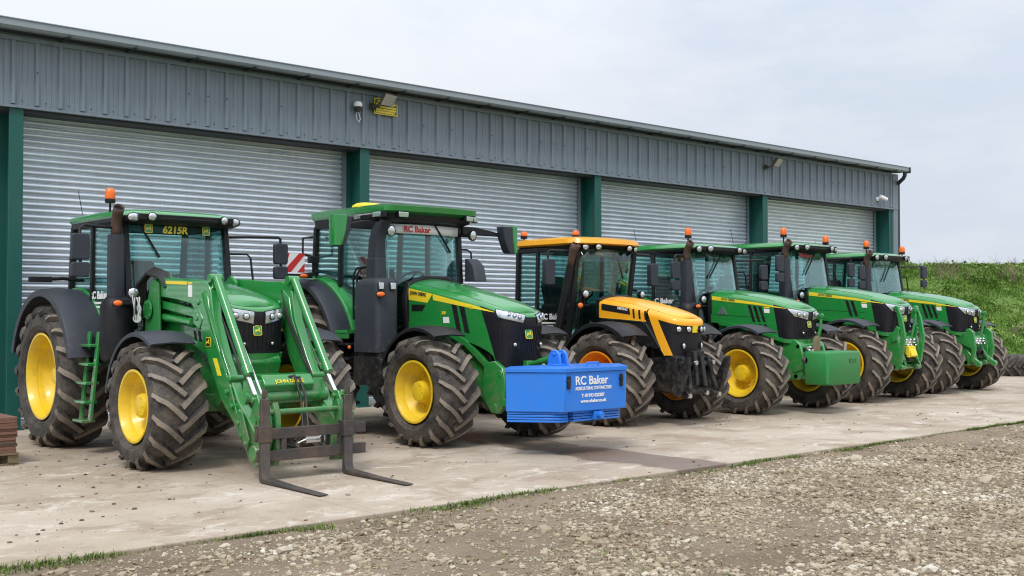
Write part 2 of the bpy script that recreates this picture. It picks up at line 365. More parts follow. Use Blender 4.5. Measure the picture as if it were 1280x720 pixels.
# ------------------------------------------------------------------ bonnet skins
class Skin:
    """Plan outline (superellipse nose, then flanks) times a vertical profile with a rounded shoulder."""
    def __init__(s,yn,yr,w,zs,c=.35,p=2.6,rs=.09,slant=.1,crown=.05,sidelean=.0):
        s.yn,s.yr,s.c,s.p,s.rs,s.slant,s.lean=yn,yr,c,p,rs,slant,sidelean
        s.w=interp(w); s.zs=interp(zs); s.crown=crown if callable(crown) else (lambda y:crown)
        pts=[]
        for i in range(60):
            tau=(i/59); t=tau**p; y=yn+t*c; pts.append((-s.w(y)*(1-(1-t)**p)**(1/p),y))
        k=60
        for i in range(1,k+1): y=yn+c+(yr-yn-c)*i/k; pts.append((-s.w(y),y))
        s.P=np.array(pts); d=np.r_[0,np.cumsum(np.hypot(*np.diff(s.P,axis=0).T))]; s.S=d; s.L=d[-1]
    def sy(s,y):  # arclength on the flank at y
        return float(np.interp(y,s.P[:,1],s.S))
    def q(s,a):
        x=float(np.interp(abs(a),s.S,s.P[:,0])); y=float(np.interp(abs(a),s.S,s.P[:,1]))
        e=.012; x2=float(np.interp(abs(a)+e,s.S,s.P[:,0]));y2=float(np.interp(abs(a)+e,s.S,s.P[:,1]));x1=float(np.interp(max(abs(a)-e,0),s.S,s.P[:,0]));y1=float(np.interp(max(abs(a)-e,0),s.S,s.P[:,1]))
        tx,ty=x2-x1,y2-y1; L=math.hypot(tx,ty) or 1
        nx,ny=-ty/L,tx/L           # outward for the near flank
        if a<0: x,nx=-x,-nx
        return x,y,nx,ny
    def at(s,a,z,off=0.0):
        x,y,nx,ny=s.q(a); d=s.zs(y)-z
        ins=0 if d>=s.rs else s.rs-math.sqrt(max(0,s.rs**2-(s.rs-max(d,0))**2))
        e=off-ins
        up=off*max(0,1-d/s.rs) if d<s.rs else 0
        return (x+nx*e - s.lean*d*(1 if x>0 else -1)*min(1,abs(nx)), y+ny*e+s.slant*max(d,0)*min(1,max(0,-ny))**1.5, z+up)
    def patch(s,mb,A,B,Cc,D,nu=6,nv=6,off=.004,skirt=.01,mi=0):
        """bilinear patch; corners (s,z): A top-a, B top-b, C low-b, D low-a"""
        rows=[]
        for j in range(nv+1):
            v=j/nv; row=[]
            for i in range(nu+1):
                u=i/nu
                a=(A[0]*(1-u)+B[0]*u)*(1-v)+(D[0]*(1-u)+Cc[0]*u)*v; z=(A[1]*(1-u)+B[1]*u)*(1-v)+(D[1]*(1-u)+Cc[1]*u)*v
                row.append((a,z))
            rows.append(row)
        top=[[s.at(a,z,off) for a,z in r] for r in rows]
        if skirt:
            low=[[s.at(a,z,off-skirt) for a,z in r] for r in rows]
            mb.grid([[low[0][0]]+low[0]+[low[0][-1]]]+[[l[0]]+t+[l[-1]] for t,l in zip(top,low)]+[[low[-1][0]]+low[-1]+[low[-1][-1]]],mi)
        else: mb.grid(top,mi)
    def both(s,mb,A,B,Cc,D,**k):
        s.patch(mb,A,B,Cc,D,**k); n=lambda p:(-p[0],p[1]); s.patch(mb,n(A),n(B),n(Cc),n(D),**k)
    def cap(s,mb,nst=26,K=9,mi=0,yr=None,lip=0.0):
        rows=[]
        for i in range(nst+1):
            a=s.L*(i/nst)**1.25; x,y,nx,ny=s.q(a); z=s.zs(y); p=s.at(a,z-.0005)
            cr=s.crown(y); row=[]
            for k in range(K):
                f=1-2*k/(K-1); row.append((p[0]*f,p[1]-0*f,z+cr*(1-f*f)*min(1,abs(p[0])/.2)**1.0))
            rows.append(row)
        mb.grid(rows,mi)

def deer_badge(parent,pos,right,up,size,plate='green'):
    """green rounded plate with a yellow border and a leaping stag outline"""
    r=Vector(right).normalized();u=Vector(up).normalized();n=r.cross(u); p0=Vector(pos)
    def sq(hs,e,rad=.3):
        o=[]
        for cx,cy,a0 in ((1,1,0),(-1,1,90),(-1,-1,180),(1,-1,270)):
            for k in range(5):
                a=R(a0+22.5*k); o.append(((cx*(1-rad)+rad*math.cos(a))*hs,(cy*(1-rad)+rad*math.sin(a))*hs*1.05,e))
        return o
    def put(mb,pts,t,mi):
        a=[p0+r*x+u*y+n*e for x,y,e in pts]; b=[q+n*t for q in a]; k=len(a)
        mb.add(a+b,[tuple(range(k-1,-1,-1)),tuple(range(k,2*k))]+[(i,(i+1)%k,k+(i+1)%k,k+i) for i in range(k)],mi)
    m1=MB(); put(m1,sq(size/2,0),.006,0); put(m1,sq(size/2*.86,.0062),.002,1)
    stag=[(-.42,-.02),(-.30,.12),(-.02,.10),(.10,.16),(.16,.30),(.06,.42),(.10,.44),(.20,.33),(.24,.44),(.28,.30),(.36,.24),(.28,.18),(.24,.02),(.30,-.10),(.44,-.16),(.40,-.22),(.20,-.14),(.10,-.06),(-.14,-.08),(-.20,-.20),(-.40,-.30),(-.44,-.26),(-.30,-.14)]
    put(m1,[(x*size*.82,y*size*.82,.0086) for x,y in stag],.002,0)
    return m1.build('emblem',['stripe',plate],parent)

def rounded_rect(x0,x1,y0,y1,r,n=4):
    o=[]
    for cx,cy,a0 in ((x1-r,y1-r,0),(x0+r,y1-r,90),(x0+r,y0+r,180),(x1-r,y0+r,270)):
        for k in range(n+1): a=R(a0+90*k/n); o.append((cx+r*math.cos(a),cy+r*math.sin(a)))
    return o

def roof_loft(mb,levels,n=7,mi=0):
    """levels: (z, half width, y front, y rear, corner radius front, corner radius rear, front bow)"""
    rings=[]
    for z,hw,yf,yr,rf,rr,bow in levels:
        ring=[]
        for cx,cy,a0,r in ((hw-rr,yr-rr,0,rr),(-hw+rr,yr-rr,90,rr),(-hw+rf,yf+rf,180,rf),(hw-rf,yf+rf,270,rf)):
            for k in range(n+1):
                a=R(a0+90*k/n); x=cx+r*math.cos(a); y=cy+r*math.sin(a)
                if y<yf+rf+.001: y-=bow*(1-(x/hw)**2)
                ring.append((x,y,z))
            if a0==180:
                for k in range(1,8):
                    x=(-hw+rf)+(2*hw-2*rf)*k/8; ring.append((x,yf-bow*(1-(x/hw)**2),z))
        rings.append(ring)
    mb.loft(rings,mi)

def lamp(parent,pos,d,rx,rz=None,name='work_light',body='black',depth=.09,lens='lens',n=18,flat=False):
    """round or oval lamp: dark housing with a domed lens looking along d"""
    rz=rz or rx; d=Vector(d).normalized(); u=Vector((0,0,1)); sd=d.cross(u).normalized(); u=sd.cross(d); p=Vector(pos)
    def ell(k,e,s=1): return [p+d*e+(sd*math.cos(2*PI*j/n)*rx*s+u*math.sin(2*PI*j/n)*rz*s) for j in range(n)]
    mb=MB(); mb.loft([ell(n,-depth,.45),ell(n,-depth*.5,.95),ell(n,0,1.12),ell(n,.012,1.12),ell(n,.012,1.0)])
    if flat: mb.loft([ell(n,.008,.99),ell(n,.018,.85),ell(n,.026,.5),ell(n,.028,.1)],1); return mb.build(name,[body,lens],parent)
    b=mb.build(name,body,parent)
    m2=MB(); m2.loft([ell(n,.008,.99),ell(n,.018,.85),ell(n,.026,.5),ell(n,.028,.1)]); m2.build('lens',lens,b)
    return b
def sq_lamp(parent,pos,d,w,h,name='work_light',depth=.08):
    d=Vector(d).normalized(); sd=d.cross(Vector((0,0,1))).normalized(); p=Vector(pos)
    mb=MB(); mb.bar(p-d*depth,p,w*1.16,h*1.16); b=mb.build(name,'black',parent,bevel=.012)
    m2=MB(); m2.bar(p-d*.02,p+d*.006,w,h); m2.build('lens','lens',b,bevel=.008); return b
def beacon(parent,pos,stalk=.12,r=.064,h=.15):
    x,y,z=pos; mb=MB(); mb.tube([(x,y,z-stalk),(x,y,z-.02)],.014,8); mb.lathe([(0,-.03),(r*.9,-.03),(r*1.0,-.01),(r*.95,.02),(0,.02)],o=(x,y,z),axis=(0,0,1),n=16)
    b=mb.build('beacon','black',parent)
    m2=MB(); m2.lathe([(r*.92,.02),(r*.97,.05),(r*.95,h*.6),(r*.85,h*.85),(r*.5,h),(0,h*1.02)],o=(x,y,z),axis=(0,0,1),n=18); m2.build('beacon_lens','amber',b); return b

def mirror(parent,top,w,h,arm,face=(0,1,0),second=True,th=.07,mat='dgrey'):
    """mirror housing hanging from an arm; face = reflecting side"""
    x,y,z=top
    mb=MB(); poly=rounded_rect(x-w/2,x+w/2,z-h,z,.035)
    mb.prism(poly,'y',y-th,y); b=mb.build('mirror',mat,parent,bevel=.012)
    m2=MB(); m2.prism(rounded_rect(x-w/2+.015,x+w/2-.015,z-h+.015,z-.015,.03),'y',y+.0005,y+.004); m2.build('mirror_glass','mirrorglass',b)
    if second:
        m3=MB(); m3.prism(rounded_rect(x-w/2,x+w/2,z-h-.20,z-h-.03,.03),'y',y-th,y); m3.build('wide_mirror',mat,b,bevel=.012)
    m4=MB(); m4.tube(arm,.018,8); m4.build('mirror_arm','black',b)
    return b

def cab(T,g):
    """g: dict of corner points. Posts, panes, floor, seat and wheel."""
    hwf,hwr,hb=g['hwf'],g['hwr'],g['hb']; z0,zt=g['z0'],g['zt']
    Af,At=g['A']; Bf,Bt=g['B']; Cf,Ct=g['C']; zc=g['zc']
    fr=MB(); pw=g.get('pw',.07)
    for s in (-1,1):
        fr.bar((s*hwf,Af,z0),(s*hwf,At,zt),pw,pw*1.1,up=(1,0,0))
        fr.bar((s*hb,Bf,z0),(s*hb,Bt,zt),.055,.06,up=(1,0,0))
        fr.bar((s*hwr,Cf,zc),(s*hwr,Ct,zt),.06,.08,up=(1,0,0))
        fr.bar((s*hwf,Af,z0),(s*hb,Bf,z0),.07,.09); fr.bar((s*hb,Bf,z0+.0),(s*hwr,Cf,zc),.07,.09)
        fr.bar((s*hwf,At,zt),(s*hb,Bt,zt),.07,.07); fr.bar((s*hb,Bt,zt),(s*hwr,Ct,zt),.07,.07)
    fr.bar((-hwf,At,zt),(hwf,At,zt),.07,.07); fr.bar((-hwr,Ct,zt),(hwr,Ct,zt),.07,.07); fr.bar((-hwr,Cf,zc),(hwr,Cf,zc),.08,.08)
    fr.bar((-hwf,Af,z0),(hwf,Af,z0),.08,.08)
    f=fr.build('cab_frame','black',T,bevel=.012)
    def pane(name,q,th=.008):
        a=[Vector(p) for p in q]; n=(a[1]-a[0]).cross(a[3]-a[0]).normalized()*th
        mb=MB(); mb.add(a+[p+n for p in a],[(0,1,2,3),(7,6,5,4),(0,4,5,1),(1,5,6,2),(2,6,7,3),(3,7,4,0)]); return mb.build(name,'glass',T)
    # windscreen, slightly bowed
    rows=[]
    for j in range(7):
        v=j/6; row=[]
        for i in range(11):
            u=i/10*2-1; x=u*(hwf-.03); y=(Af+(At-Af)*v)-g.get('bow',.06)*(1-u*u); row.append((x,y-.02,z0+.04+(zt-.04-z0)*v))
        rows.append(row)
    mb=MB(); mb.grid(rows); ws=mb.build('windscreen','glass',T)
    sd=ws.modifiers.new('s','SOLIDIFY'); sd.thickness=.007
    for s in (-1,1):
        pane('side_window',[(s*hwf,Af+.05,z0+.05),(s*hb,Bf-.04,z0+.05),(s*hb,Bt-.04,zt-.04),(s*hwf,At+.05,zt-.04)])
        pane('rear_side_window',[(s*hb,Bf+.04,z0+.05),(s*hwr,Cf-.05,zc+.05),(s*hwr,Ct-.05,zt-.04),(s*hb,Bt+.04,zt-.04)])
    pane('rear_window',[(-hwr+.05,Cf,zc+.05),(hwr-.05,Cf,zc+.05),(hwr-.05,Ct,zt-.04),(-hwr+.05,Ct,zt-.04)])
    fl=MB(); fl.box(-hwf+.02,hwf-.02,Af+.03,Cf-.1,z0-.35,z0-.02); fl.box(-hwr+.05,hwr-.05,Bf,Cf-.03,z0-.02,zc-.03)
    fl.box(-.30,.30,Af+.05,Af+.28,z0,z0+.62)      # dash console
    fl.build('cab_floor','chassis',T,bevel=.03)
    st=MB(); ys=g['seat']; zs=z0+.28
    st.prism([(ys-.28,zs+.08),(ys-.24,zs),(ys+.22,zs),(ys+.24,zs+.12),(ys-.22,zs+.16)],'x',-.26,.26)
    st.prism([(ys+.12,zs+.1),(ys+.24,zs+.1),(ys+.38,zs+.66),(ys+.34,zs+.80),(ys+.26,zs+.80),(ys+.22,zs+.62)],'x',-.24,.24)
    for s in (-1,1): st.box(s*.34-.05,s*.34+.05,ys-.15,ys+.2,zs+.24,zs+.33)
    st.build('seat','seat',T,bevel=.04,seg=3)
    sw=MB(); cw=Vector((0,Af+.34,z0+.74)); ax=Vector((0,.55,.83)); a=Vector((1,0,0)); b=ax.cross(a)
    sw.tube([cw+(a*math.cos(2*PI*k/24)+b*math.sin(2*PI*k/24))*.2 for k in range(25)],.016,8)
    for k in range(3): t=2*PI*k/3+.5; sw.tube([cw,cw+(a*math.cos(t)+b*math.sin(t))*.2],.014,6)
    sw.tube([cw,cw-ax*.28],.04,8); sw.build('steering_wheel','black',T)
    mo=MB(); mo.bar((-.42,Af+.25,z0+.62),(-.42,Af+.31,z0+.88),.22,.03,up=(0,1,.2)); mo.tube([(-.42,Af+.4,z0+.2),(-.42,Af+.3,z0+.72)],.02,6); mo.build('monitor','black',T,bevel=.01)
    return f

def driveline(T,wb,hzf,hzr,trf,trr,col='green',nose=-.45,fw=.26):
    ax=MB(); ax.bar((-trf+.2,0,hzf),(trf-.2,0,hzf),.17,.20); ax.lathe([(0,-.2),(.16,-.18),(.2,0),(.16,.18),(0,.2)],o=(0,0,hzf),axis=(0,1,0),n=16)
    for s in (-1,1): ax.lathe([(.0,-.17),(.14,-.16),(.17,0),(.14,.1),(0,.12)],o=(s*(trf-.16),0,hzf),axis=(1,0,0),n=16); ax.tube([(s*.15,.16,hzf+.03),(s*(trf-.25),.16,hzf+.03)],.035,8)
    ax.build('front_axle','greend' if col=='green' else 'chassis',T,bevel=.02)
    ch=MB(); ch.box(-.24,.24,nose+.2,1.2,hzf+.12,hzf+.5); ch.box(-.32,.32,1.0,wb+.35,hzr-.28,hzr+.35); ch.box(-.2,.2,.3,1.3,hzf-.16,hzf+.2)
    ch.lathe([(.22,-(trr-.25)),(.15,-(trr-.55)),(.17,-.3),(.17,.3),(.15,trr-.55),(.22,trr-.25)],o=(0,wb,hzr),n=20)
    ch.box(-.36,.36,1.2,wb,hzr+.3,hzr+.62)
    ch.build('transmission','chassis',T,bevel=.03)
    tk=MB(); tk.prism([(1.05,.52),(1.9,.52),(1.95,.7),(1.95,1.02),(1.0,1.02),(.98,.7)],'x',.34,.92); tk.build('fuel_tank','black',T,bevel=.06,seg=3)
# ------------------------------------------------------------------ green tractor with the compact bonnet
ROW='tractors parked in a row before the shed'
def roof_lamps(T,spec):
    for (x,y,z,rx,rz) in spec: lamp(T,(x,y,z),(x*.25,-1,-.12),rx,rz)
def wiper(T,a,b,name='wiper'):
    mb=MB(); mb.tube([a,b],.012,6); c=Vector(a).lerp(Vector(b),.25); mb.bar(c,b,.014,.03); mb.build(name,'black',T)
def plates(T,name,mat,lst,bevel=.01):
    mb=MB()
    for poly,x0,x1 in lst: mb.prism(poly,'x',x0,x1)
    return mb.build(name,mat,T,bevel=bevel)

def tractor6(loc,label,sc=1.0,tr=.95,o={}):
    T=empty('tractor',loc,o.get('rz',0)); T.scale=(sc,)*3; tag(T,label,'tractor',ROW)
    hz,hr=.68,.885
    for s in (-1,1):
        wheel(T,s*tr,0,.695,.60,.385,17,'front','yellow',rot=random.uniform(0,.3))
        wheel(T,s*.93,2.8,.90,.64,.535,19,'rear','yellow',rot=random.uniform(0,.3))
        fender(T,0,hz,.80,s*(tr-.25),s*(tr+.26),58,172,'dgrey','front_fender',lip=.05,th=.018)
        fender(T,2.8,hr,1.10,s*.78,s*1.24,14,165,'dgrey','rear_fender_extension',lip=.09)
        fender(T,2.8,hr,1.13,s*.60,s*.785,2,150,'green','rear_fender',lip=.05)
        mb=MB(); pts=[(2.8-1.11*math.cos(R(a)),hr+1.11*math.sin(R(a))) for a in range(2,151,8)]
        mb.prism(pts+[(3.2,hr+.1)],'x',s*.60,s*.63); mb.build('fender_wall','greend',T)
        mb=MB(); mb.tube([(s*(tr-.3),.12,hz+.2),(s*(tr-.22),.3,hz+.55),(s*(tr-.1),.3,hz+.76)],.025,8); mb.build('fender_bracket','chassis',T)
    driveline(T,2.8,hz,hr,tr,.93,nose=-.4)
    # bonnet
    K=Skin(-.59,1.18,[(-.59,.385),(-.1,.415),(.4,.44),(1.18,.47)],[(-.59,1.755),(-.3,1.835),(0,1.91),(.4,1.98),(.8,2.03),(1.18,2.06)],c=.34,p=2.7,rs=.10,slant=.12,crown=lambda y:.055,sidelean=.02)
    top=lambda a:K.zs(K.q(a)[1])
    r=K.L; f1=K.sy(-.10); f2=K.sy(-.22)
    mb=MB()
    for sg in (1,-1):
        rows=[]
        for j in range(15):
            v=j/14; row=[]
            for i in range(27):
                u=i/26; a=(f1+(f2-f1)*v)*(1-u)+r*u; z1=K.zs(K.q(a)[1]); zb=1.22+.30*u**.55
                row.append(K.at(sg*a,z1+(zb-z1)*v))
            rows.append(row)
        mb.grid(rows)
    nz=24; rows=[]
    for j in range(5):
        row=[]
        for i in range(2*nz+1):
            a=f1*(i-nz)/nz; z1=top(a); row.append(K.at(a,z1-.055*j/4))
        rows.append(row)
    mb.grid(rows)
    # turned-under lip
    rows=[[K.at(f1*(i-nz)/nz,top(f1*(i-nz)/nz)-.055,-.03*k) for i in range(2*nz+1)] for k in (0,1)]
    mb.grid(rows)
    K.cap(mb)
    hood=mb.build('hood','green',T,ang=50)
    # rear bulkhead seal
    mb=MB(); mb.prism([(x*1.0,z) for x,z in [(-.45,1.45),(-.475,1.9),(-.42,2.05),(-.2,2.10),(.2,2.10),(.42,2.05),(.475,1.9),(.45,1.45)]],'y',1.16,1.24); mb.build('hood_seal','black',T)
    # nose grille
    mb=MB(); rows=[]
    for j in range(13):
        v=j/12; row=[]
        for i in range(2*nz+1):
            k=(i-nz)/nz; a=(f1+(f2-f1)*v)*k; z1=top(a)-.055; row.append(K.at(a,z1+(1.225-z1)*v,-.006))
        rows.append(row)
    mb.grid(rows)
    gr=mb.build('grille','grille',T,ang=60)
    mb=MB()
    for k in range(1,22):      # fine ribs of the mesh panels
        a=-f2*.98+2*f2*.98*k/22; K.patch(mb,(a-.004,1.60),(a+.004,1.60),(a+.004,1.27),(a-.004,1.27),nu=1,nv=4,off=.001,skirt=.006)
    mb.build('grille_rib','grille',gr)
    for sg in (1,-1):
        a0,a1=.07,.38
        mb=MB(); K.patch(mb,(sg*(a0),1.695),(sg*(a1+.10),1.755),(sg*(a1-.03),1.625),(sg*(a0+.005),1.565),nu=8,nv=4,off=.006,skirt=.02); h=mb.build('headlight','lens',T)
        mb=MB(); K.patch(mb,(sg*(a0-.014),1.705),(sg*(a1+.115),1.765),(sg*(a1-.01),1.610),(sg*(a0-.008),1.552),nu=8,nv=4,off=.002,skirt=.01); mb.build('headlight_bezel','black',h)
        for q in (.09,.21): p=Vector(K.at(sg*(a0+q),1.635+.1*q,.0)); lamp(h,p,Vector((-sg*.3,-1,0)),.036,name='headlight_bulb',depth=.02,flat=True)
        mb=MB(); K.patch(mb,(sg*.10,1.40),(sg*.235,1.40),(sg*.22,1.31),(sg*.115,1.31),nu=4,nv=3,off=.004,skirt=.012); mb.build('grille_vent','black',gr)
        lamp(gr,K.at(sg*.17,1.345,.012),(-sg*.3,-1,0),.020,name='marker_lamp',depth=.02,flat=True)
    p=Vector(K.at(0.02,1.49,.004)); deer_badge(gr,p,(1,0,0),(0,.12,1),.105)
    # side decals and vents, near and far flank
    for sg in (1,-1):
        mb=MB(); K.patch(mb,(sg*K.sy(1.15),top(r)-.075),(sg*K.sy(.2),K.zs(.2)-.085),(sg*K.sy(.2),K.zs(.2)-.125),(sg*K.sy(1.15),top(r)-.145),nu=16,nv=2,off=.003,skirt=.005)
        K.patch(mb,(sg*K.sy(.2),K.zs(.2)-.085),(sg*K.sy(-.36),K.zs(-.36)-.062),(sg*K.sy(-.36),K.zs(-.36)-.066),(sg*K.sy(.2),K.zs(.2)-.125),nu=12,nv=2,off=.003,skirt=.005); mb.build('decal_stripe','stripe',hood)
        for k in range(o.get('vents',3)):
            y0=.40-.105*k; z0=1.80-.012*k
            mb=MB(); K.patch(mb,(sg*K.sy(y0),z0+.02),(sg*K.sy(y0-.065),z0+.015),(sg*K.sy(y0-.155),1.525),(sg*K.sy(y0-.10),1.53),nu=2,nv=6,off=.003,skirt=.008); mb.build('air_vent','black',hood)
        for k in range(2):
            y0=.18-.10*k; mb=MB(); K.patch(mb,(sg*K.sy(y0),1.49),(sg*K.sy(y0-.06),1.485),(sg*K.sy(y0-.09),1.36),(sg*K.sy(y0-.04),1.365),nu=2,nv=4,off=.003,skirt=.008); mb.build('air_vent','black',hood)
        mb=MB(); K.patch(mb,(sg*K.sy(.075),1.755),(sg*K.sy(-.035),1.75),(sg*K.sy(-.04),1.68),(sg*K.sy(.06),1.685),nu=2,nv=2,off=.004,skirt=.006); mb.build('warning_label','white',hood)
        mb=MB(); K.patch(mb,(sg*K.sy(.075),1.79),(sg*K.sy(-.035),1.785),(sg*K.sy(-.036),1.765),(sg*K.sy(.07),1.768),nu=2,nv=1,off=.004,skirt=.006); mb.build('warning_label','stripe',hood)
        mb=MB(); K.patch(mb,(sg*K.sy(1.1),1.655),(sg*K.sy(.0),1.60),(sg*K.sy(.0),1.594),(sg*K.sy(1.1),1.648),nu=10,nv=1,off=.002,skirt=.004); mb.build('panel_seam','black',hood)
    p=K.at(K.sy(.95),K.zs(.95)-.120,.008); q=K.at(K.sy(.3),K.zs(.3)-.120,.008)
    text('JOHN DEERE',.05,'green',hood,p,Vector(q)-Vector(p),(0,0,1),bold=.0012)
    if o.get('triangle'):
        mb=MB(); K.patch(mb,(K.sy(.93),1.80),(K.sy(.925),1.80),(K.sy(.83),1.655),(K.sy(1.03),1.665),nu=2,nv=2,off=.006,skirt=.008); mb.build('reflector_triangle','lens',hood)
    # front frame / bolster with the arch over the axle
    fp=[(1.15,1.50),(.5,1.46),(.1,1.36),(-.22,1.25),(-.50,1.225),(-.555,1.15),(-.50,1.0),(-.44,.78),(-.2,.62),(.12,.64),(.30,.86),(.5,1.0),(1.15,1.02)]
    plates(T,'front_frame','green',[(fp,-.30,.30)],bevel=.03)
    mb=MB()
    for sg in (1,-1):       # raised lip sweeping down below the grille
        pts=[(1.0,1.50),(.5,1.43),(.15,1.36),(-.1,1.27),(-.3,1.215),(-.44,1.2),(-.5,1.2)]
        for (ya,za),(yb,zb_) in zip(pts,pts[1:]): K.patch(mb,(sg*K.sy(ya),za+.035),(sg*K.sy(yb),zb_+.035),(sg*K.sy(yb),zb_-.03),(sg*K.sy(ya),za-.03),nu=3,nv=2,off=.022,skirt=.05)
    K.patch(mb,(-K.sy(-.5),1.235),(K.sy(-.5),1.235),(K.sy(-.5),1.17),(-K.sy(-.5),1.17),nu=20,nv=2,off=.022,skirt=.06)
    mb.build('hood_lip','green',T,ang=50)
    # cab
    g=dict(hwf=.66,hwr=.76,hb=.77,z0=1.30,zt=2.79,A=(1.32,1.56),B=(2.28,2.25),C=(3.02,2.92),zc=1.86,seat=2.45,bow=.10)
    cab(T,g)
    mb=MB(); roof_loft(mb,[(2.83,.80,1.42,3.05,.20,.16,.10),(2.855,.82,1.38,3.10,.22,.18,.10),(2.905,.80,1.42,3.10,.24,.2,.10),(2.945,.70,1.55,3.0,.25,.2,.08),(2.96,.5,1.8,2.85,.2,.2,.04)])
    mb.build('cab_roof','green',T,ang=45)
    mb=MB(); roof_loft(mb,[(2.765,.74,1.40,3.0,.16,.14,.10),(2.79,.79,1.34,3.06,.2,.16,.12),(2.835,.80,1.32,3.06,.2,.16,.12)]); mb.prism([(1.42,2.80),(1.23,2.80),(1.22,2.875),(1.44,2.895)],'x',-.62,.62); mb.build('roof_visor','black',T,ang=45,bevel=.01)
    roof_lamps(T,o.get('lamps',[(-.66,1.28,2.825,.068,.052),(-.44,1.205,2.835,.068,.052),(.40,1.205,2.835,.068,.052),(.59,1.25,2.83,.06,.052),(.74,1.34,2.82,.05,.052)]))
    wiper(T,*o.get('wiper',((.10,1.38,2.76),(-.30,1.34,2.32))))
    # exhaust, near side
    mb=MB(); mb.lathe([(.12,1.08),(.18,1.12),(.195,1.2),(.195,1.74),(.17,1.83),(.11,1.88),(0,1.89)],o=(-.80,1.42,0),axis=(0,0,1),n=24); mb.box(-.86,-.5,1.35,1.75,1.1,1.55)
    ex=mb.build('exhaust_canister','black',T,bevel=.02)
    mb=MB(); mb.loft([[(-.80+x,1.46+y,z) for x,y in rounded_rect(-.085,.085,-.095,.095,.05)] for z in (1.84,2.62)]); mb.build('exhaust_shield','dgrey',ex)
    mb=MB(); mb.tube([(-.80,1.46,2.55),(-.80,1.46,2.70),(-.80,1.44,2.79),(-.81,1.39,2.88),(-.82,1.33,2.94)],[.062,.062,.062,.064,.066],16,caps=False); e=mb.build('exhaust_pipe','rustpipe',ex); sd=e.modifiers.new('s','SOLIDIFY'); sd.thickness=.008
    mb=MB(); mb.lathe([(0,-.005),(.054,-.004),(.054,.0)],o=(-.817,1.35,2.92),axis=(-.02,-.6,.6),n=14); mb.build('pipe_bore','black',ex)
    # lamps on stalks by the bonnet
    for sg in (-1,1):
        lamp(T,(sg*.72,1.14,1.92),(sg*.1,-1,0),.062,name='work_light'); b=lamp(T,(sg*.92,1.10,1.80),(sg*.3,-1,0),.055,.035,name='indicator_lamp',lens='amber')
        mb=MB(); mb.tube([(sg*.5,1.26,1.80),(sg*.95,1.18,1.78)],.022,8); mb.build('lamp_bracket','black',T)
    # mirrors
    mt=o.get('mir',(-1.30,1.22,2.60)); mirror(T,mt,.21,.30,[(-.74,1.52,2.70),(mt[0]+.05,mt[1]-.02,2.70),(mt[0],mt[1]-.02,2.66),(mt[0],mt[1]-.05,2.2)])
    mf=o.get('mirf',(1.50,1.50,2.60)); mirror(T,mf,.20,.28,[(.72,1.55,2.66),(.95,1.5,2.67),(mf[0]-.03,mf[1]-.03,2.70),(mf[0],mf[1]-.03,2.68),(mf[0],mf[1]-.05,2.2)])
    mb=MB(); mb.tube([(.74,1.62,2.45),(.98,1.55,2.45),(1.02,1.53,2.4),(1.06,1.5,1.95)],.014,8); mb.build('grab_rail','black',T)
    mb=MB(); mb.tube([(-.70,2.75,2.1),(-.98,2.70,2.12),(-1.32,2.72,2.10)],.025,8); mb.box(-1.40,-1.12,2.68,2.74,2.07,2.14); mb.build('rear_light_bracket','black',T,bevel=.01)
    for b in o.get('beacons',[(-.78,1.70,3.05)]): beacon(T,b,stalk=.14)
    mb=MB(); mb.tube([(-.74,2.7,2.95),(-.78,2.74,3.25)],.005,5); mb.build('aerial','black',T)
    # access ladder below the cab
    lad=o.get('ladder','greend')
    mb=MB()
    for y in (1.50,1.78): mb.bar((-.98,y,1.46),(-1.08,y,.40),.035,.075,up=(0,1,0))
    for k in range(5): z=1.30-.222*k; x=-.99-.09*(1.35-z)/.93; mb.box(x-.10,x+.06,1.49,1.79,z-.02,z+.015)
    mb.build('access_ladder',lad,T,bevel=.006)
    mb=MB(); mb.prism([(1.0,.55),(1.45,.55),(1.5,.8),(1.5,1.1),(1.0,1.1)],'x',-.86,-.36); mb.build('tool_box','black',T,bevel=.04,seg=3)
    if o.get('doortext',True):
        text('RC Baker',.13,'white',T,(-.785,2.30,1.86),(0.03,-1,0),(0,0,1),bold=.004); 
        for k in range(2): mb=MB(); mb.box(-.783,-.779,1.85+.05*k,2.28-.05*k,1.795-.05*k,1.82-.05*k); mb.build('door_lettering_line','white',T)
    return T,K

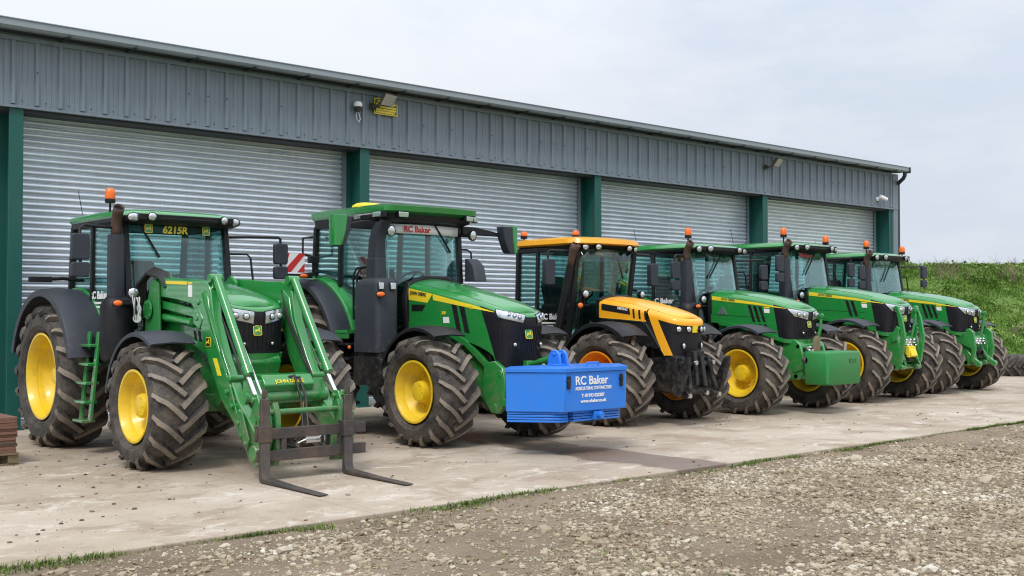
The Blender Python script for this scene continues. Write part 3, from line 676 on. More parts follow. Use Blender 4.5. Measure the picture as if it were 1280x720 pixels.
# ------------------------------------------------------------------ front loader with pallet fork
def loader(T):
    L=empty('front_loader',parent=T)
    for s in (-1,1):
        x=s*.50; t=.055
        poly=[(1.0,1.97),(.95,2.07),(.82,2.10),(.5,2.085),(.1,2.055),(-.25,2.05),(-.42,2.02),(-.50,1.92),(-.57,1.62),(-.82,1.20),(-1.13,.78),(-1.40,.56),(-1.62,.36),(-1.60,.18),(-1.50,.12),(-1.38,.17),(-1.26,.32),(-1.08,.50),(-.76,.76),(-.44,1.18),(-.32,1.44),(-.18,1.66),(-.05,1.78),(.3,1.83),(.9,1.88)]
        mb=MB(); mb.prism(poly,'x',x-t,x+t)
        mb.prism([(-.20,1.68),(-.32,1.95),(-.45,1.86),(-.52,1.62),(-.78,1.20),(-1.08,.78),(-1.04,.60),(-.76,.86),(-.44,1.28)],'x',x-t-.010,x+t+.010); mb.bar((x,.95,1.80),(x,-.25,1.66),.05,.10); mb.prism([(-.1,1.72),(-.24,1.76),(-.36,1.62),(-.28,1.5),(-.14,1.56)],'x',x-t-.02,x+t+.02)
        for (y,z,rr) in ((.85,2.0,.07),(-.24,1.80,.03),(-1.50,.27,.08),(-.22,1.64,.045),(-.98,1.0,.035),(-1.2,.66,.035)): mb.lathe([(0,-t-.03),(rr,-t-.03),(rr,t+.03),(0,t+.03)],o=(x,y,z),n=18)
        mb.build('loader_arm','green',L,bevel=.012)
        mb=MB(); mb.prism([(1.20,1.0),(.70,1.0),(.66,1.5),(.72,2.06),(.86,2.14),(1.0,2.06),(1.12,1.7)],'x',x+s*(-.10)-.02,x+s*(-.10)+.02); mb.prism([(1.16,1.0),(.74,1.0),(.70,1.5),(.75,2.02),(.86,2.09),(.97,2.02),(1.08,1.7)],'x',x+s*.075-.015,x+s*.075+.015)
        mb.bar((s*.3,.95,1.08),(x,.95,1.08),.3,.16); mb.lathe([(0,-.09),(.12,-.09),(.12,-.075),(.07,-.075),(.07,.1),(0,.1)],o=(x-.03,.98,1.72),n=20); [mb.lathe([(0,-.10),(.018,-.10),(.018,-.08)],o=(x-.03,.98+.09*math.cos(q),1.72+.09*math.sin(q)),n=6) for q in (0,1,2,3,4,5)]; mb.build('loader_mast','greend',L,bevel=.012)
        mb=MB(); mb.tube([(x,.88,1.64),(x,.02,1.575)],.048,14); mb.tube([(x,.05,1.577),(x,.0,1.573)],.056,14); mb.build('lift_cylinder','green',L)
        mb=MB(); mb.tube([(x,.05,1.577),(x,-.24,1.56)],.026,10); mb.build('cylinder_rod','chrome',L)
        xo=x-s*.02
        mb=MB(); mb.tube([(xo,-.50,2.06),(xo,-1.22,1.06)],.047,14); mb.lathe([(0,-.07),(.05,-.07),(.05,.07),(0,.07)],o=(xo,-.46,2.06),n=14); mb.tube([(xo,-1.17,1.13),(xo,-1.23,1.045)],.055,14); mb.prism([(-.30,1.98),(-.40,2.09),(-.49,2.06),(-.5,1.95)],'x',xo-.04,xo+.04); mb.build('tilt_cylinder','green',L)
        mb=MB(); mb.tube([(xo,-1.19,1.05),(xo,-1.43,.76)],.027,10); mb.build('cylinder_rod','chrome',L)
        mb=MB(); mb.prism([(-1.40,.86),(-1.50,.86),(-1.60,.70),(-1.64,.42),(-1.56,.20),(-1.50,.24),(-1.54,.5),(-1.44,.72)],'x',xo-.06,xo-.035); mb.prism([(-1.40,.86),(-1.50,.86),(-1.60,.70),(-1.64,.42),(-1.56,.20),(-1.50,.24),(-1.54,.5),(-1.44,.72)],'x',xo+.035,xo+.06)
        mb.prism([(-1.30,.62),(-1.42,.84),(-1.50,.82),(-1.40,.5)],'x',xo-.03,xo+.03)
        for (y,z,rr) in ((-1.44,.80,.03),(-1.58,.62,.028),(-1.54,.28,.03)): mb.lathe([(0,-.085),(rr,-.085),(rr,.085),(0,.085)],o=(xo,y,z),n=12)
        mb.build('tilt_link','green',L,bevel=.006)
        mb=MB(); mb.prism([(-.92,.88),(-1.02,.92),(-1.16,.66),(-1.30,.46),(-1.24,.40),(-1.06,.60)],'x',x+s*.066 if s>0 else x-.085,x+s*.066+.019 if s>0 else x-.066); mb.prism([(-1.18,.62),(-1.30,.70),(-1.46,.40),(-1.40,.28)],'x',x+.087 if s>0 else x-.105,x+.105 if s>0 else x-.087)
        for (y,z) in ((-.98,.86),(-1.24,.56),(-1.40,.36),(-1.1,.72)): mb.lathe([(0,-.02),(.028,-.02),(.028,.055),(.014,.06),(0,.06)],o=(x+s*.066,y,z),axis=(s,0,0),n=12)
        mb.build('link_plate','greend',L,bevel=.005)
        mb=MB(); mb.tube([(x+s*.07,-.36,1.92),(x+s*.075,-.62,1.56),(x+s*.075,-.98,1.12)],.010,6); mb.tube([(x+s*.07,-.33,1.90),(x+s*.075,-.56,1.50),(x+s*.075,-.93,1.06)],.010,6); mb.build('steel_pipe','greend',L)
        mb=MB(); mb.tube([(x-s*.03,-.20,2.04),(x-s*.085,-.42,1.72),(x-s*.085,-.72,1.36),(x-s*.085,-1.0,.98),(x-s*.06,-1.18,.74)],.013,6); mb.tube([(x-s*.03,-.22,2.02),(x-s*.075,-.40,1.66),(x-s*.075,-.74,1.22),(x-s*.06,-1.08,.80)],.011,6); mb.build('hydraulic_hose','hose',L)
        deer_badge(L,(x+s*.066,-.49,1.37),(0,s,0),(0,0,1),.10,'black')
    mb=MB(); mb.tube([(-.5,-1.13,.80),(.5,-1.13,.80)],.075,20); mb.build('cross_tube','green',L)
    mb=MB(); mb.prism([(-1.02,.86),(-1.20,.85),(-1.24,.93),(-1.16,1.03),(-1.0,1.04)],'x',-.30,.30); mb.prism([(-1.06,.82),(-1.2,.82),(-1.16,.98),(-1.05,.98)],'x',-.46,.46); c=mb.build('cross_tube_cover','green',L,bevel=.012)
    text('JOHN DEERE',.060,'stripe',L,(-.17,-1.235,.948),(1,0,0),(0,.8,1),bold=.0008)
    mb=MB(); mb.prism([(-.60,1.20),(-.68,1.20),(-.79,1.02),(-.71,1.02)],'x',-.570,-.5655); mb.build('warning_label','stripe',L)
    for s in (-1,1):
        x=s*.5; xa,xb=(x+s*.0555,x+s*.0585)
        mb=MB(); mb.prism([(.62,2.055),(.05,2.035),(.06,2.0),(.60,2.02)],'x',min(xa,xb),max(xa,xb)); mb.build('decal_stripe','stripe',L)
        mb=MB(); mb.prism([(.03,2.0),(-.07,1.995),(-.07,1.86),(.03,1.865)],'x',min(xa,xb),max(xa,xb)); mb.build('warning_label','white',L)
        mb=MB(); mb.prism([(.03,2.03),(-.07,2.025),(-.07,2.005),(.03,2.01)],'x',min(xa,xb),max(xa,xb)); mb.build('warning_label','stripe',L)
    mb=MB()
    for k in range(4): mb.tube([(-.62+.03*k,1.28,1.62),(-.64+.03*k,1.20,2.02+.015*k),(-.62+.03*k,.98,2.15+.02*k),(-.58+.03*k,.72,2.10+.015*k),(-.55+.02*k,.62,1.98)],.024,8)
    mb.build('hydraulic_hose','hose',L)
    mb=MB(); rng=random.Random(2)
    for k in range(9):
        x=-.74+rng.uniform(-.05,.05); y=.99+rng.uniform(-.05,.07); mb.tube([(x,y,1.86+rng.uniform(-.04,.05)),(x+rng.uniform(-.03,.03),y-.03,1.74),(x+rng.uniform(-.03,.03),y-.02,1.60)],.009,5)
    mb.lathe([(0,0),(.05,0),(.05,.03),(0,.03)],o=(-.74,.95,1.62),axis=(-1,-1,0),n=14); mb.build('pressure_lines','chrome',L)
    # white-tipped hose and level rod
    mb=MB(); mb.tube([(-.44,-.50,1.98),(-.40,-1.38,.82)],.011,6); mb.build('level_rod','pwhite',L)
    mb=MB(); mb.tube([(-.05,-1.1,.98),(.06,-1.22,1.02),(.10,-1.28,.80),(.05,-1.42,.45),(-.1,-1.5,.36)],.016,8); mb.tube([(.02,-1.1,.98),(.12,-1.22,1.0),(.15,-1.3,.8),(.1,-1.44,.48),(.0,-1.5,.36)],.016,8); mb.tube([(-.42,-1.2,.78),(-.36,-1.45,.5),(-.30,-1.5,.35),(-.1,-1.5,.3)],.02,8); mb.build('hydraulic_hose','hose',L)
    mb=MB(); mb.tube([(-.1,-1.56,.34),(-.02,-1.6,.38),(.14,-1.58,.37),(.2,-1.55,.41)],.012,6); mb.box(.0,.18,-1.56,-1.5,.33,.48); mb.box(.22,.30,-1.56,-1.48,.3,.44); mb.build('hose_coupler','chrome',L,bevel=.01)
    # coupler frame
    mb=MB()
    for s in (-1,1): mb.prism([(-1.44,.12),(-1.62,.14),(-1.68,.3),(-1.66,.66),(-1.60,.78),(-1.53,.72),(-1.56,.4)],'x',s*.38-.03,s*.38+.03)
    mb.tube([(-.45,-1.6,.68),(.45,-1.6,.68)],.03,10); mb.tube([(-.45,-1.55,.22),(.45,-1.55,.22)],.03,10); mb.build('coupler_frame','greend',L,bevel=.008)
    # pallet fork
    P=empty('pallet_fork',parent=T)
    mb=MB(); mb.box(-.66,.64,-1.715,-1.675,.42,.53); mb.build('carriage_bar','steel',P,bevel=.006)
    mb=MB(); mb.box(-.64,.64,-1.715,-1.675,.20,.31)
    for x in (-.34,.34): mb.box(x-.03,x+.03,-1.71,-1.67,.25,.5)
    mb.build('carriage_bar','steel',P,bevel=.006)
    for x in (-.58,.39):
        mb=MB(); mb.prism([(-1.72,.83),(-1.76,.83),(-1.77,.10),(-1.80,.055),(-2.3,.03),(-2.84,.018),(-2.84,.008),(-1.74,.008),(-1.715,.03)],'x',x-.05,x+.05); mb.box(x-.065,x+.065,-1.775,-1.65,.40,.56); mb.box(x-.03,x+.03,-1.745,-1.725,.835,.92); mb.build('fork_tine','steel',P,bevel=.006)
    return L
# ------------------------------------------------------------------ front linkages
def linkage(T,kind):
    """green front three-point linkage bolted to the frame"""
    mb=MB()
    for s in (-1,1):
        x=s*.33
        mb.prism([(-.30,1.22),(-.50,1.24),(-.60,1.16),(-.66,.95),(-.66,.66),(-.58,.56),(-.30,.58),(-.1,.80)],'x',x-.03,x+.03)
        mb.tube([(x,-.64,.62),(x-s*.12,-.64,.62)],.05,10)
    mb.tube([(-.36,-.56,1.12),(.36,-.56,1.12)],.045,12); mb.tube([(-.36,-.52,.62),(.36,-.52,.62)],.05,12); mb.box(-.3,.3,-.56,-.35,.70,1.02)
    b=mb.build('linkage_frame','green',T,bevel=.012)
    for s in (-1,1):
        x=s*.33; mb=MB()
        if kind=='folded':      # lower links swung up for the road
            mb.prism([(-.58,.66),(-.68,.70),(-.75,1.15),(-.69,1.5),(-.61,1.70),(-.56,1.70),(-.61,1.45),(-.66,1.15)],'x',x-.028,x+.028)
            mb.lathe([(0,-.04),(.04,-.04),(.04,.04),(0,.04)],o=(x,-.58,1.68),n=14); mb.prism([(-.5,1.05),(-.60,1.10),(-.66,1.32),(-.60,1.36),(-.5,1.2)],'x',x-.06,x-.04)
        elif kind=='short':
            mb.prism([(-.50,.95),(-.62,.80),(-.82,.62),(-.80,.54),(-.56,.62)],'x',x-.04,x+.04)
            mb.prism([(-.44,1.0),(-.56,1.30),(-.62,1.32),(-.72,1.25),(-.76,.9),(-.70,.62),(-.64,.66),(-.67,.9)],'x',x+s*.06-.03,x+s*.06+.03)
            mb.lathe([(0,-.05),(.06,-.05),(.06,.05),(0,.05)],o=(x,-.78,.60),n=14)
        else:
            mb.bar((x,-.46,.72),(x*1.1,-.86,.86),.075,.11); mb.lathe([(0,-.07),(.075,-.07),(.075,.07),(0,.07)],o=(x*1.1,-.88,.90),n=16)
        mb.build('lower_link','green',T,bevel=.012)
        mb=MB(); mb.tube([(s*.2,-.5,1.08),(s*.24,-.66,.74)],.035,10); mb.tube([(s*.24,-.66,.74),(s*.25,-.70,.66)],.02,8); mb.build('lift_cylinder','greend',T)
    mb=MB(); mb.tube([(.16,-.58,1.14),(.22,-.62,1.42),(.25,-.62,1.60)],[.025,.03,.022],10); mb.lathe([(0,-.04),(.045,-.03),(.045,.03),(0,.04)],o=(.25,-.62,1.63),n=12); mb.build('top_link','greend',T)
    mb=MB(); rng=random.Random(3)
    for k in range(10): x=-.2+.045*k; mb.lathe([(.018,0),(.02,.05),(.012,.06),(.012,.09)],o=(x,-.60,1.0+.05*(k%3)),axis=(rng.uniform(-.2,.2),-1,.1),n=8)
    mb.box(-.16,.14,-.60,-.55,.98,1.12); mb.build('hydraulic_couplers','chrome',T)
    mb=MB(); mb.lathe([(.11,0),(.10,.12),(.05,.12),(.05,.16)],o=(0,-.54,.82),axis=(0,-1,0),n=16); mb.build('drive_shaft_guard','black',T)

# ------------------------------------------------------------------ large green tractor with the weight box
def tractor7(loc,label):
    T=empty('tractor',loc); tag(T,label,'tractor',ROW)
    hz,hr=.69,.98; tr=.91
    for s in (-1,1):
        wheel(T,s*tr,0,.705,.60,.385,17,'front','yellow',rot=.12)
        wheel(T,s*.94,2.92,.99,.68,.56,20,'rear','yellow',rot=.2)
        fender(T,0,hz,.82,s*(tr-.25),s*(tr+.24),60,186,'black','front_fender',lip=.05,th=.018)
        fender(T,2.92,hr,1.19,s*.90,s*1.22,16,165,'dgrey','rear_fender_extension',lip=.07)
        fender(T,2.92,hr,1.24,s*.60,s*.905,8,150,'green','rear_fender',lip=.05)
        mb=MB(); pts=[(2.92-1.22*math.cos(R(a)),hr+1.22*math.sin(R(a))) for a in range(8,151,8)]; mb.prism(pts+[(3.3,hr+.1)],'x',s*.60,s*.63); mb.build('fender_wall','greend',T)
    driveline(T,2.92,hz,hr,tr,.94,nose=-.6)
    K=Skin(-.93,1.08,[(-.93,.335),(-.5,.385),(0,.43),(1.08,.47)],[(-.93,1.685),(-.7,1.745),(-.35,1.835),(0,1.915),(.5,2.01),(1.08,2.10)],c=.36,p=2.7,rs=.10,slant=.16,crown=lambda y:.06,sidelean=.03)
    top=lambda a:K.zs(K.q(a)[1]); r=K.L; f1=K.sy(-.33); f2=K.sy(-.66); nz=24
    mb=MB()
    for sg in (1,-1):
        rows=[]
        for j in range(17):
            v=j/16; row=[]
            for i in range(27):
                u=i/26; a=(f1+(f2-f1)*v**.8)*(1-u)+r*u; z1=K.zs(K.q(a)[1]); zb=1.02+.48*u**.42
                row.append(K.at(sg*a,z1+(zb-z1)*v))
            rows.append(row)
        mb.grid(rows)
    mb.grid([[K.at(f1*(i-nz)/nz,top(f1*(i-nz)/nz)-.055*j/4) for i in range(2*nz+1)] for j in range(5)])
    mb.grid([[K.at(f1*(i-nz)/nz,top(f1*(i-nz)/nz)-.055,-.03*k) for i in range(2*nz+1)] for k in (0,1)])
    K.cap(mb); hood=mb.build('hood','green',T,ang=50)
    mb=MB(); mb.prism([(-.50,1.40),(-.52,1.9),(-.46,2.10),(-.2,2.20),(.2,2.20),(.46,2.10),(.52,1.9),(.50,1.40)],'y',1.06,1.16); mb.build('hood_seal','black',T,bevel=.02)
    mb=MB(); rows=[]
    for j in range(15):
        v=j/14; row=[]
        for i in range(2*nz+1):
            k=(i-nz)/nz; a=(f1+(f2-f1)*v**.8)*k; z1=top(a)-.055; row.append(K.at(a,z1+(1.0-z1)*v,-.006))
        rows.append(row)
    mb.grid(rows); gr=mb.build('grille','grille',T,ang=60)
    mb=MB()
    for k in range(1,24):
        a=-f2*.9+2*f2*.9*k/24; K.patch(mb,(a-.004,1.52),(a+.004,1.52),(a+.004,1.06),(a-.004,1.06),nu=1,nv=4,off=.001,skirt=.006)
    mb.build('grille_rib','grille',gr)
    a1=K.sy(-.66)
    for sg in (1,-1):
        mb=MB(); K.patch(mb,(sg*.10,1.655),(sg*(a1+.02),1.725),(sg*(a1-.03),1.63),(sg*.13,1.56),nu=8,nv=4,off=.006,skirt=.02); h=mb.build('headlight','lens',T)
        mb=MB(); K.patch(mb,(sg*.085,1.665),(sg*(a1+.04),1.735),(sg*(a1-.01),1.618),(sg*.115,1.545),nu=8,nv=4,off=.002,skirt=.01); mb.build('headlight_bezel','black',h)
        for q in (.18,.25,.32): lamp(h,K.at(sg*q,1.612+.07*(q-.1)/.3,.0),(-sg*.4,-1,0),.026,name='headlight_bulb',depth=.02,flat=True)
        mb=MB(); K.patch(mb,(sg*.14,1.33),(sg*.31,1.34),(sg*.28,1.23),(sg*.16,1.22),nu=4,nv=3,off=.006,skirt=.014); mb.build('grille_vent','black',gr); lamp(gr,K.at(sg*.22,1.285,.014),(-sg*.3,-1,0),.026,name='marker_lamp',depth=.02,flat=True)
    deer_badge(gr,K.at(.02,1.42,.004),(1,0,0),(0,.16,1),.12)
    for sg in (1,-1):
        mb=MB()
        K.patch(mb,(sg*r*.998,top(r)-.075),(sg*K.sy(.55),K.zs(.55)-.08),(sg*K.sy(.66),K.zs(.66)-.215),(sg*r*.998,top(r)-.235),nu=8,nv=3,off=.003,skirt=.005)
        K.patch(mb,(sg*K.sy(.55),K.zs(.55)-.08),(sg*K.sy(-.2),K.zs(-.2)-.075),(sg*K.sy(-.2),K.zs(-.2)-.12),(sg*K.sy(.535),K.zs(.5)-.155),nu=14,nv=2,off=.003,skirt=.005)
        K.patch(mb,(sg*K.sy(-.2),K.zs(-.2)-.075),(sg*K.sy(-.62),K.zs(-.62)-.068),(sg*K.sy(-.62),K.zs(-.62)-.074),(sg*K.sy(-.2),K.zs(-.2)-.12),nu=8,nv=2,off=.003,skirt=.005); mb.build('decal_stripe','stripe',hood)
        mb=MB(); K.patch(mb,(sg*K.sy(1.0),1.80),(sg*K.sy(.70),1.795),(sg*K.sy(.77),1.71),(sg*K.sy(1.0),1.71),nu=3,nv=2,off=.004,skirt=.01); mb.build('air_inlet','black',hood)
        for k in range(2):
            y0=.16-.15*k; mb=MB(); K.patch(mb,(sg*K.sy(y0),1.80-.02*k),(sg*K.sy(y0-.10),1.785-.02*k),(sg*K.sy(y0-.19),1.42),(sg*K.sy(y0-.10),1.43),nu=2,nv=6,off=.003,skirt=.008); mb.build('air_vent','black',hood)
        mb=MB(); K.patch(mb,(sg*K.sy(.34),1.63),(sg*K.sy(.22),1.63),(sg*K.sy(.21),1.55),(sg*K.sy(.33),1.55),nu=2,nv=2,off=.004,skirt=.006); mb.build('warning_label','white',hood)
    p=Vector(K.at(K.sy(1.02),1.945,.009)); q=Vector(K.at(K.sy(.7),1.91,.009)); text('JOHN DEERE',.062,'black',hood,p,q-p,(0,0,1),bold=.001,sx=.95)
    p=Vector(K.at(K.sy(.36),1.665,.008)); text('310',.055,'stripe',hood,p,(0.02,-1,0),(0,0,1),bold=.002)
    p=Vector(K.at(K.sy(-.20),1.735,.008)); text('7R',.06,'stripe',hood,p,(0.08,-1,0),(0,0,1),bold=.002)
    fp=[(1.12,1.50),(.6,1.50),(.25,1.44),(-.10,1.30),(-.38,1.05),(-.62,1.02),(-.72,.95),(-.72,.60),(-.5,.52),(-.2,.62),(.12,.70),(.30,.9),(.5,1.02),(1.12,1.02)]
    plates(T,'front_frame','green',[(fp,-.33,.33)],bevel=.03)
    mb=MB()
    for sg in (1,-1):
        pts=[(1.05,1.52),(.5,1.48),(.2,1.42),(-.1,1.30),(-.32,1.14),(-.48,1.02),(-.6,.98)]
        for (ya,za),(yb,zb_) in zip(pts,pts[1:]): K.patch(mb,(sg*K.sy(ya),za+.04),(sg*K.sy(yb),zb_+.04),(sg*K.sy(yb),zb_-.04),(sg*K.sy(ya),za-.04),nu=3,nv=2,off=.024,skirt=.06)
    mb.build('hood_lip','green',T,ang=50)
    linkage7(T)
    g=dict(hwf=.68,hwr=.76,hb=.78,z0=1.42,zt=2.95,A=(1.32,1.42),B=(2.30,2.28),C=(3.02,2.96),zc=2.05,seat=2.4,bow=.10); cab(T,g)
    mb=MB(); roof_loft(mb,[(3.045,.80,1.18,3.10,.12,.14,.08),(3.08,.82,1.10,3.14,.12,.16,.08),(3.15,.82,1.08,3.14,.14,.18,.08),(3.185,.74,1.2,3.05,.2,.2,.06),(3.20,.5,1.5,2.85,.2,.2,.03)]); mb.build('cab_roof','green',T,ang=45)
    mb=MB(); roof_loft(mb,[(2.93,.74,1.36,3.02,.16,.14,.08),(2.97,.79,1.20,3.06,.14,.16,.08),(3.048,.80,1.18,3.08,.14,.16,.08)]); mb.box(-.822,-.79,1.12,1.9,2.985,3.07); mb.build('roof_visor','black',T,ang=45,bevel=.01)
    for x,y,d in ((-.835,1.30,(-1,-.25,-.1)),(-.835,1.78,(-1,-.05,-.1)),(.62,1.06,(.2,-1,-.1)),(.78,1.12,(.6,-1,-.1)),(-.55,1.06,(-.1,-1,-.1))): sq_lamp(T,(x,y,3.03),d,.15,.07)
    mb=MB(); mb.tube([(-.85,1.38,3.05),(-.85,1.72,3.05)],.012,6); mb.build('roof_light_bar','chrome',T)
    mb=MB(); mb.loft([[(x,y,z) for x,y in rounded_rect(-.62+i,-.20-i,1.95+i,2.3-i,.08)] for z,i in ((3.19,0),(3.23,.005),(3.265,.05))]); mb.build('guidance_receiver','stripe',T,ang=45)
    mb=MB(); mb.box(-.60,.60,1.315,1.32,2.80,2.92)
    mb=MB(); rows=[[(u*.62,1.40-.10*(1-(u*.62/.65)**2)-.045,z) for u in [i/8*2-1 for i in range(9)]] for z in (2.79,2.92)]; mb.grid(rows); hb=mb.build('screen_banner','white',T); s_=hb.modifiers.new('s','SOLIDIFY'); s_.thickness=.003
    text('RC Baker',.115,'red',hb,(-.40,1.262,2.815),(1,-.03,0),(0,.05,1),bold=.004)
    wiper(T,(.12,1.24,2.93),(.45,1.30,2.55))
    # exhaust after-treatment tower, near side
    mb=MB(); mb.loft([[(x,y,z) for x,y in rounded_rect(-1.13+i,-.76,.86+i*.7,1.46-i,.08)] for z,i in ((1.16,0),(2.04,.015),(2.10,.03),(2.15,.09))]); ex=mb.build('exhaust_tower','dgrey',T,ang=40)
    mb=MB(); rr=lambda c,w,l:[(c[0]+x,c[1]+y,c[2]) for x,y in rounded_rect(-w,w,-l,l,min(w,l)*.6)]
    mb.loft([rr((-.84,1.30,2.12),.10,.14),rr((-.84,1.30,2.42),.095,.13),rr((-.84,1.30,2.43),.085,.12),rr((-.84,1.28,2.68),.08,.115),rr((-.84,1.22,2.82),.08,.115),rr((-.84,1.12,2.92),.075,.11)]); mb.build('exhaust_stack','dgrey',ex,ang=40)
    mb=MB(); mb.lathe([(0,0),(.075,0),(.075,.012)],o=(-.84,1.115,2.925),axis=(0,-.35,.9),n=16); mb.build('pipe_bore','black',ex)
    mb=MB(); mb.loft([[(x,y,z) for x,y in rounded_rect(-1.16,-.5,.68+i,1.42-i*.2,.08)] for z,i in ((.72,.06),(.78,.0),(1.06,.0),(1.10,.08))]); mb.loft([[(x,y,z) for x,y in rounded_rect(-1.10,-.5,.85,1.40,.07)] for z in (1.10,1.17)]); mb.build('battery_box','black',T,ang=40)
    b=lamp(T,(-1.10,.82,1.93),(-.3,-1,0),.06,.035,name='indicator_lamp',lens='amber'); sq_lamp(T,(-.88,.84,2.04),(-.1,-1,0),.08,.09); sq_lamp(T,(-1.08,.83,2.04),(-.4,-1,0),.07,.09); lamp(T,(-1.17,1.44,1.22),(-1,-.2,0),.028,name='side_marker',lens='amber',depth=.03)
    for s in (-1,1): lamp(T,(s*.72,1.12,2.80),(s*.1,-1,-.1),.060,.072,name='work_light'); mb=MB(); mb.tube([(s*.66,1.4,2.82),(s*.72,1.17,2.80)],.025,8); mb.build('lamp_bracket','black',T)
    # side steps and platform
    mb=MB(); mb.box(-1.16,-.66,1.50,1.92,1.40,1.445); mb.prism([(1.50,1.33),(1.92,1.33),(1.92,1.445),(1.50,1.445)],'x',-1.16,-1.13); mb.build('step_platform','green',T,bevel=.012)
    mb=MB()
    for y in (1.52,1.86): mb.bar((-.98,y,1.36),(-1.06,y,.42),.04,.07,up=(0,1,0))
    for k in range(5): mb.box(-1.14,-.94,1.52,1.86,.44+.2*k,.475+.2*k)
    mb.build('access_ladder','black',T,bevel=.006)
    mb=MB()
    for k in range(2): mb.tube([(-.80,1.62+.09*k,1.55),(-.93,1.62+.09*k,1.6),(-.95,1.60+.09*k,2.2),(-.90,1.60+.09*k,2.3),(-.80,1.6+.09*k,2.32)],.016,8)
    mb.build('grab_rail','black',T)
    mb=MB(); mb.prism([(1.5,1.46),(2.2,2.16),(2.9,2.27),(3.05,2.1),(2.9,2.2),(2.2,2.08),(1.56,1.42)],'x',-.655,-.60); mb.build('fender_trim','black',T)
    # winged mirrors: dark shell with a green cover over the outer edge
    for s,x,y,cov in ((-1,-1.40,1.35,.70),(1,1.58,1.35,.34)):
        def ring(z,w,f0,f1,e,yo):
            xo=x+s*.13; xi=x-s*(w-.13); a,b=xo+(xi-xo)*f0,xo+(xi-xo)*f1
            return [(px_,py_+y,z) for px_,py_ in rounded_rect(min(a,b)-e,max(a,b)+e,-.09-yo,.07-yo,.02)]
        lv=((2.98,.29),(2.80,.26),(2.62,.18),(2.58,.14))
        mb=MB(); mb.loft([ring(z,w,.02,1,0,0) for z,w in lv]); m=mb.build('mirror','dgrey',T,bevel=.01)
        mb=MB(); mb.loft([ring(z+(.014 if k==0 else 0),w,0,cov,.003,.008) for k,(z,w) in enumerate(lv)]); mb.build('mirror_cover','green',m,bevel=.006)
        mb=MB(); mb.prism([(s*.72,2.95),(s*.74,2.83),(x-s*.05,2.83),(x-s*.05,2.87),(s*1.0,2.95)],'y',y+.02,y+.08); mb.build('mirror_arm','black',m,bevel=.01)
    mb=MB(); mb.loft([[(x,y,z) for x,y in rounded_rect(.70,.92,1.02+i,1.30+j,.04)] for z,i,j in ((2.14,0,0),(2.36,.06,0),(2.47,.2,.0))]); mb.build('cab_side_panel','dgrey',T,bevel=.01)
    mb=MB(); mb.tube([(.78,1.55,2.62),(.92,1.5,2.62),(.98,1.48,2.58),(1.0,1.46,2.25)],.014,8); mb.build('grab_rail','black',T)
    mb=MB(); mb.tube([(-.86,2.9,2.8),(-1.0,2.95,2.78),(-1.0,2.95,2.55),(-.80,2.95,2.5)],.018,8); mb.build('grab_rail','black',T)
    # rear lamps and warning board on the near side
    mb=MB(); mb.tube([(-.76,2.95,2.30),(-1.05,2.62,2.24),(-1.5,2.40,2.20)],.028,8); mb.box(-1.62,-1.18,2.37,2.44,2.175,2.235); mb.tube([(-1.0,2.66,2.24),(-1.02,2.64,2.42)],.014,6); mb.box(-1.10,-.95,2.58,2.66,2.40,2.50); wb=mb.build('light_bracket','black',T,bevel=.01)
    lamp(wb,(-1.34,2.36,2.205),(0,-1,0),.07,.03,name='indicator_lamp',lens='amber',depth=.03,flat=True)
    mb=MB(); mb.box(-1.59,-1.31,2.385,2.395,2.25,2.52); bd=mb.build('warning_board','white',T)
    for i,poly in enumerate(([(-1.59,2.40),(-1.59,2.52),(-1.55,2.52)],[(-1.59,2.25),(-1.59,2.325),(-1.40,2.52),(-1.31,2.52),(-1.31,2.50),(-1.535,2.25)],[(-1.43,2.25),(-1.31,2.385),(-1.31,2.25)])):
        mb=MB(); mb.prism(poly,'y',2.3815,2.3848); mb.build('board_stripe','red',bd)
    return T
def linkage7(T):
    mb=MB()
    for s in (-1,1):
        x=s*.36; mb.prism([(-.45,1.05),(-.66,1.08),(-.80,1.0),(-.86,.85),(-.84,.55),(-.74,.42),(-.6,.42),(-.42,.6)],'x',x-.035,x+.035)
        mb.prism([(-.80,.95),(-.90,.98),(-.97,.75),(-1.05,.62),(-1.02,.54),(-.92,.6),(-.84,.78)],'x',x-s*.08-.03,x-s*.08+.03); mb.bar((x,-.72,.56),(x*1.05,-1.35,.58),.07,.10)
    mb.tube([(-.4,-.76,.92),(.4,-.76,.92)],.05,12); mb.tube([(-.4,-.66,.5),(.4,-.66,.5)],.05,12)
    mb.build('linkage_frame','green',T,bevel=.012)
    mb=MB(); mb.tube([(0,-.80,1.02),(0,-1.1,1.08)],.028,10); mb.tube([(0,-1.06,1.075),(0,-1.38,1.14)],.038,12); mb.box(-.05,.05,-.9,-.75,.95,1.08); mb.build('top_link','green',T,bevel=.008)

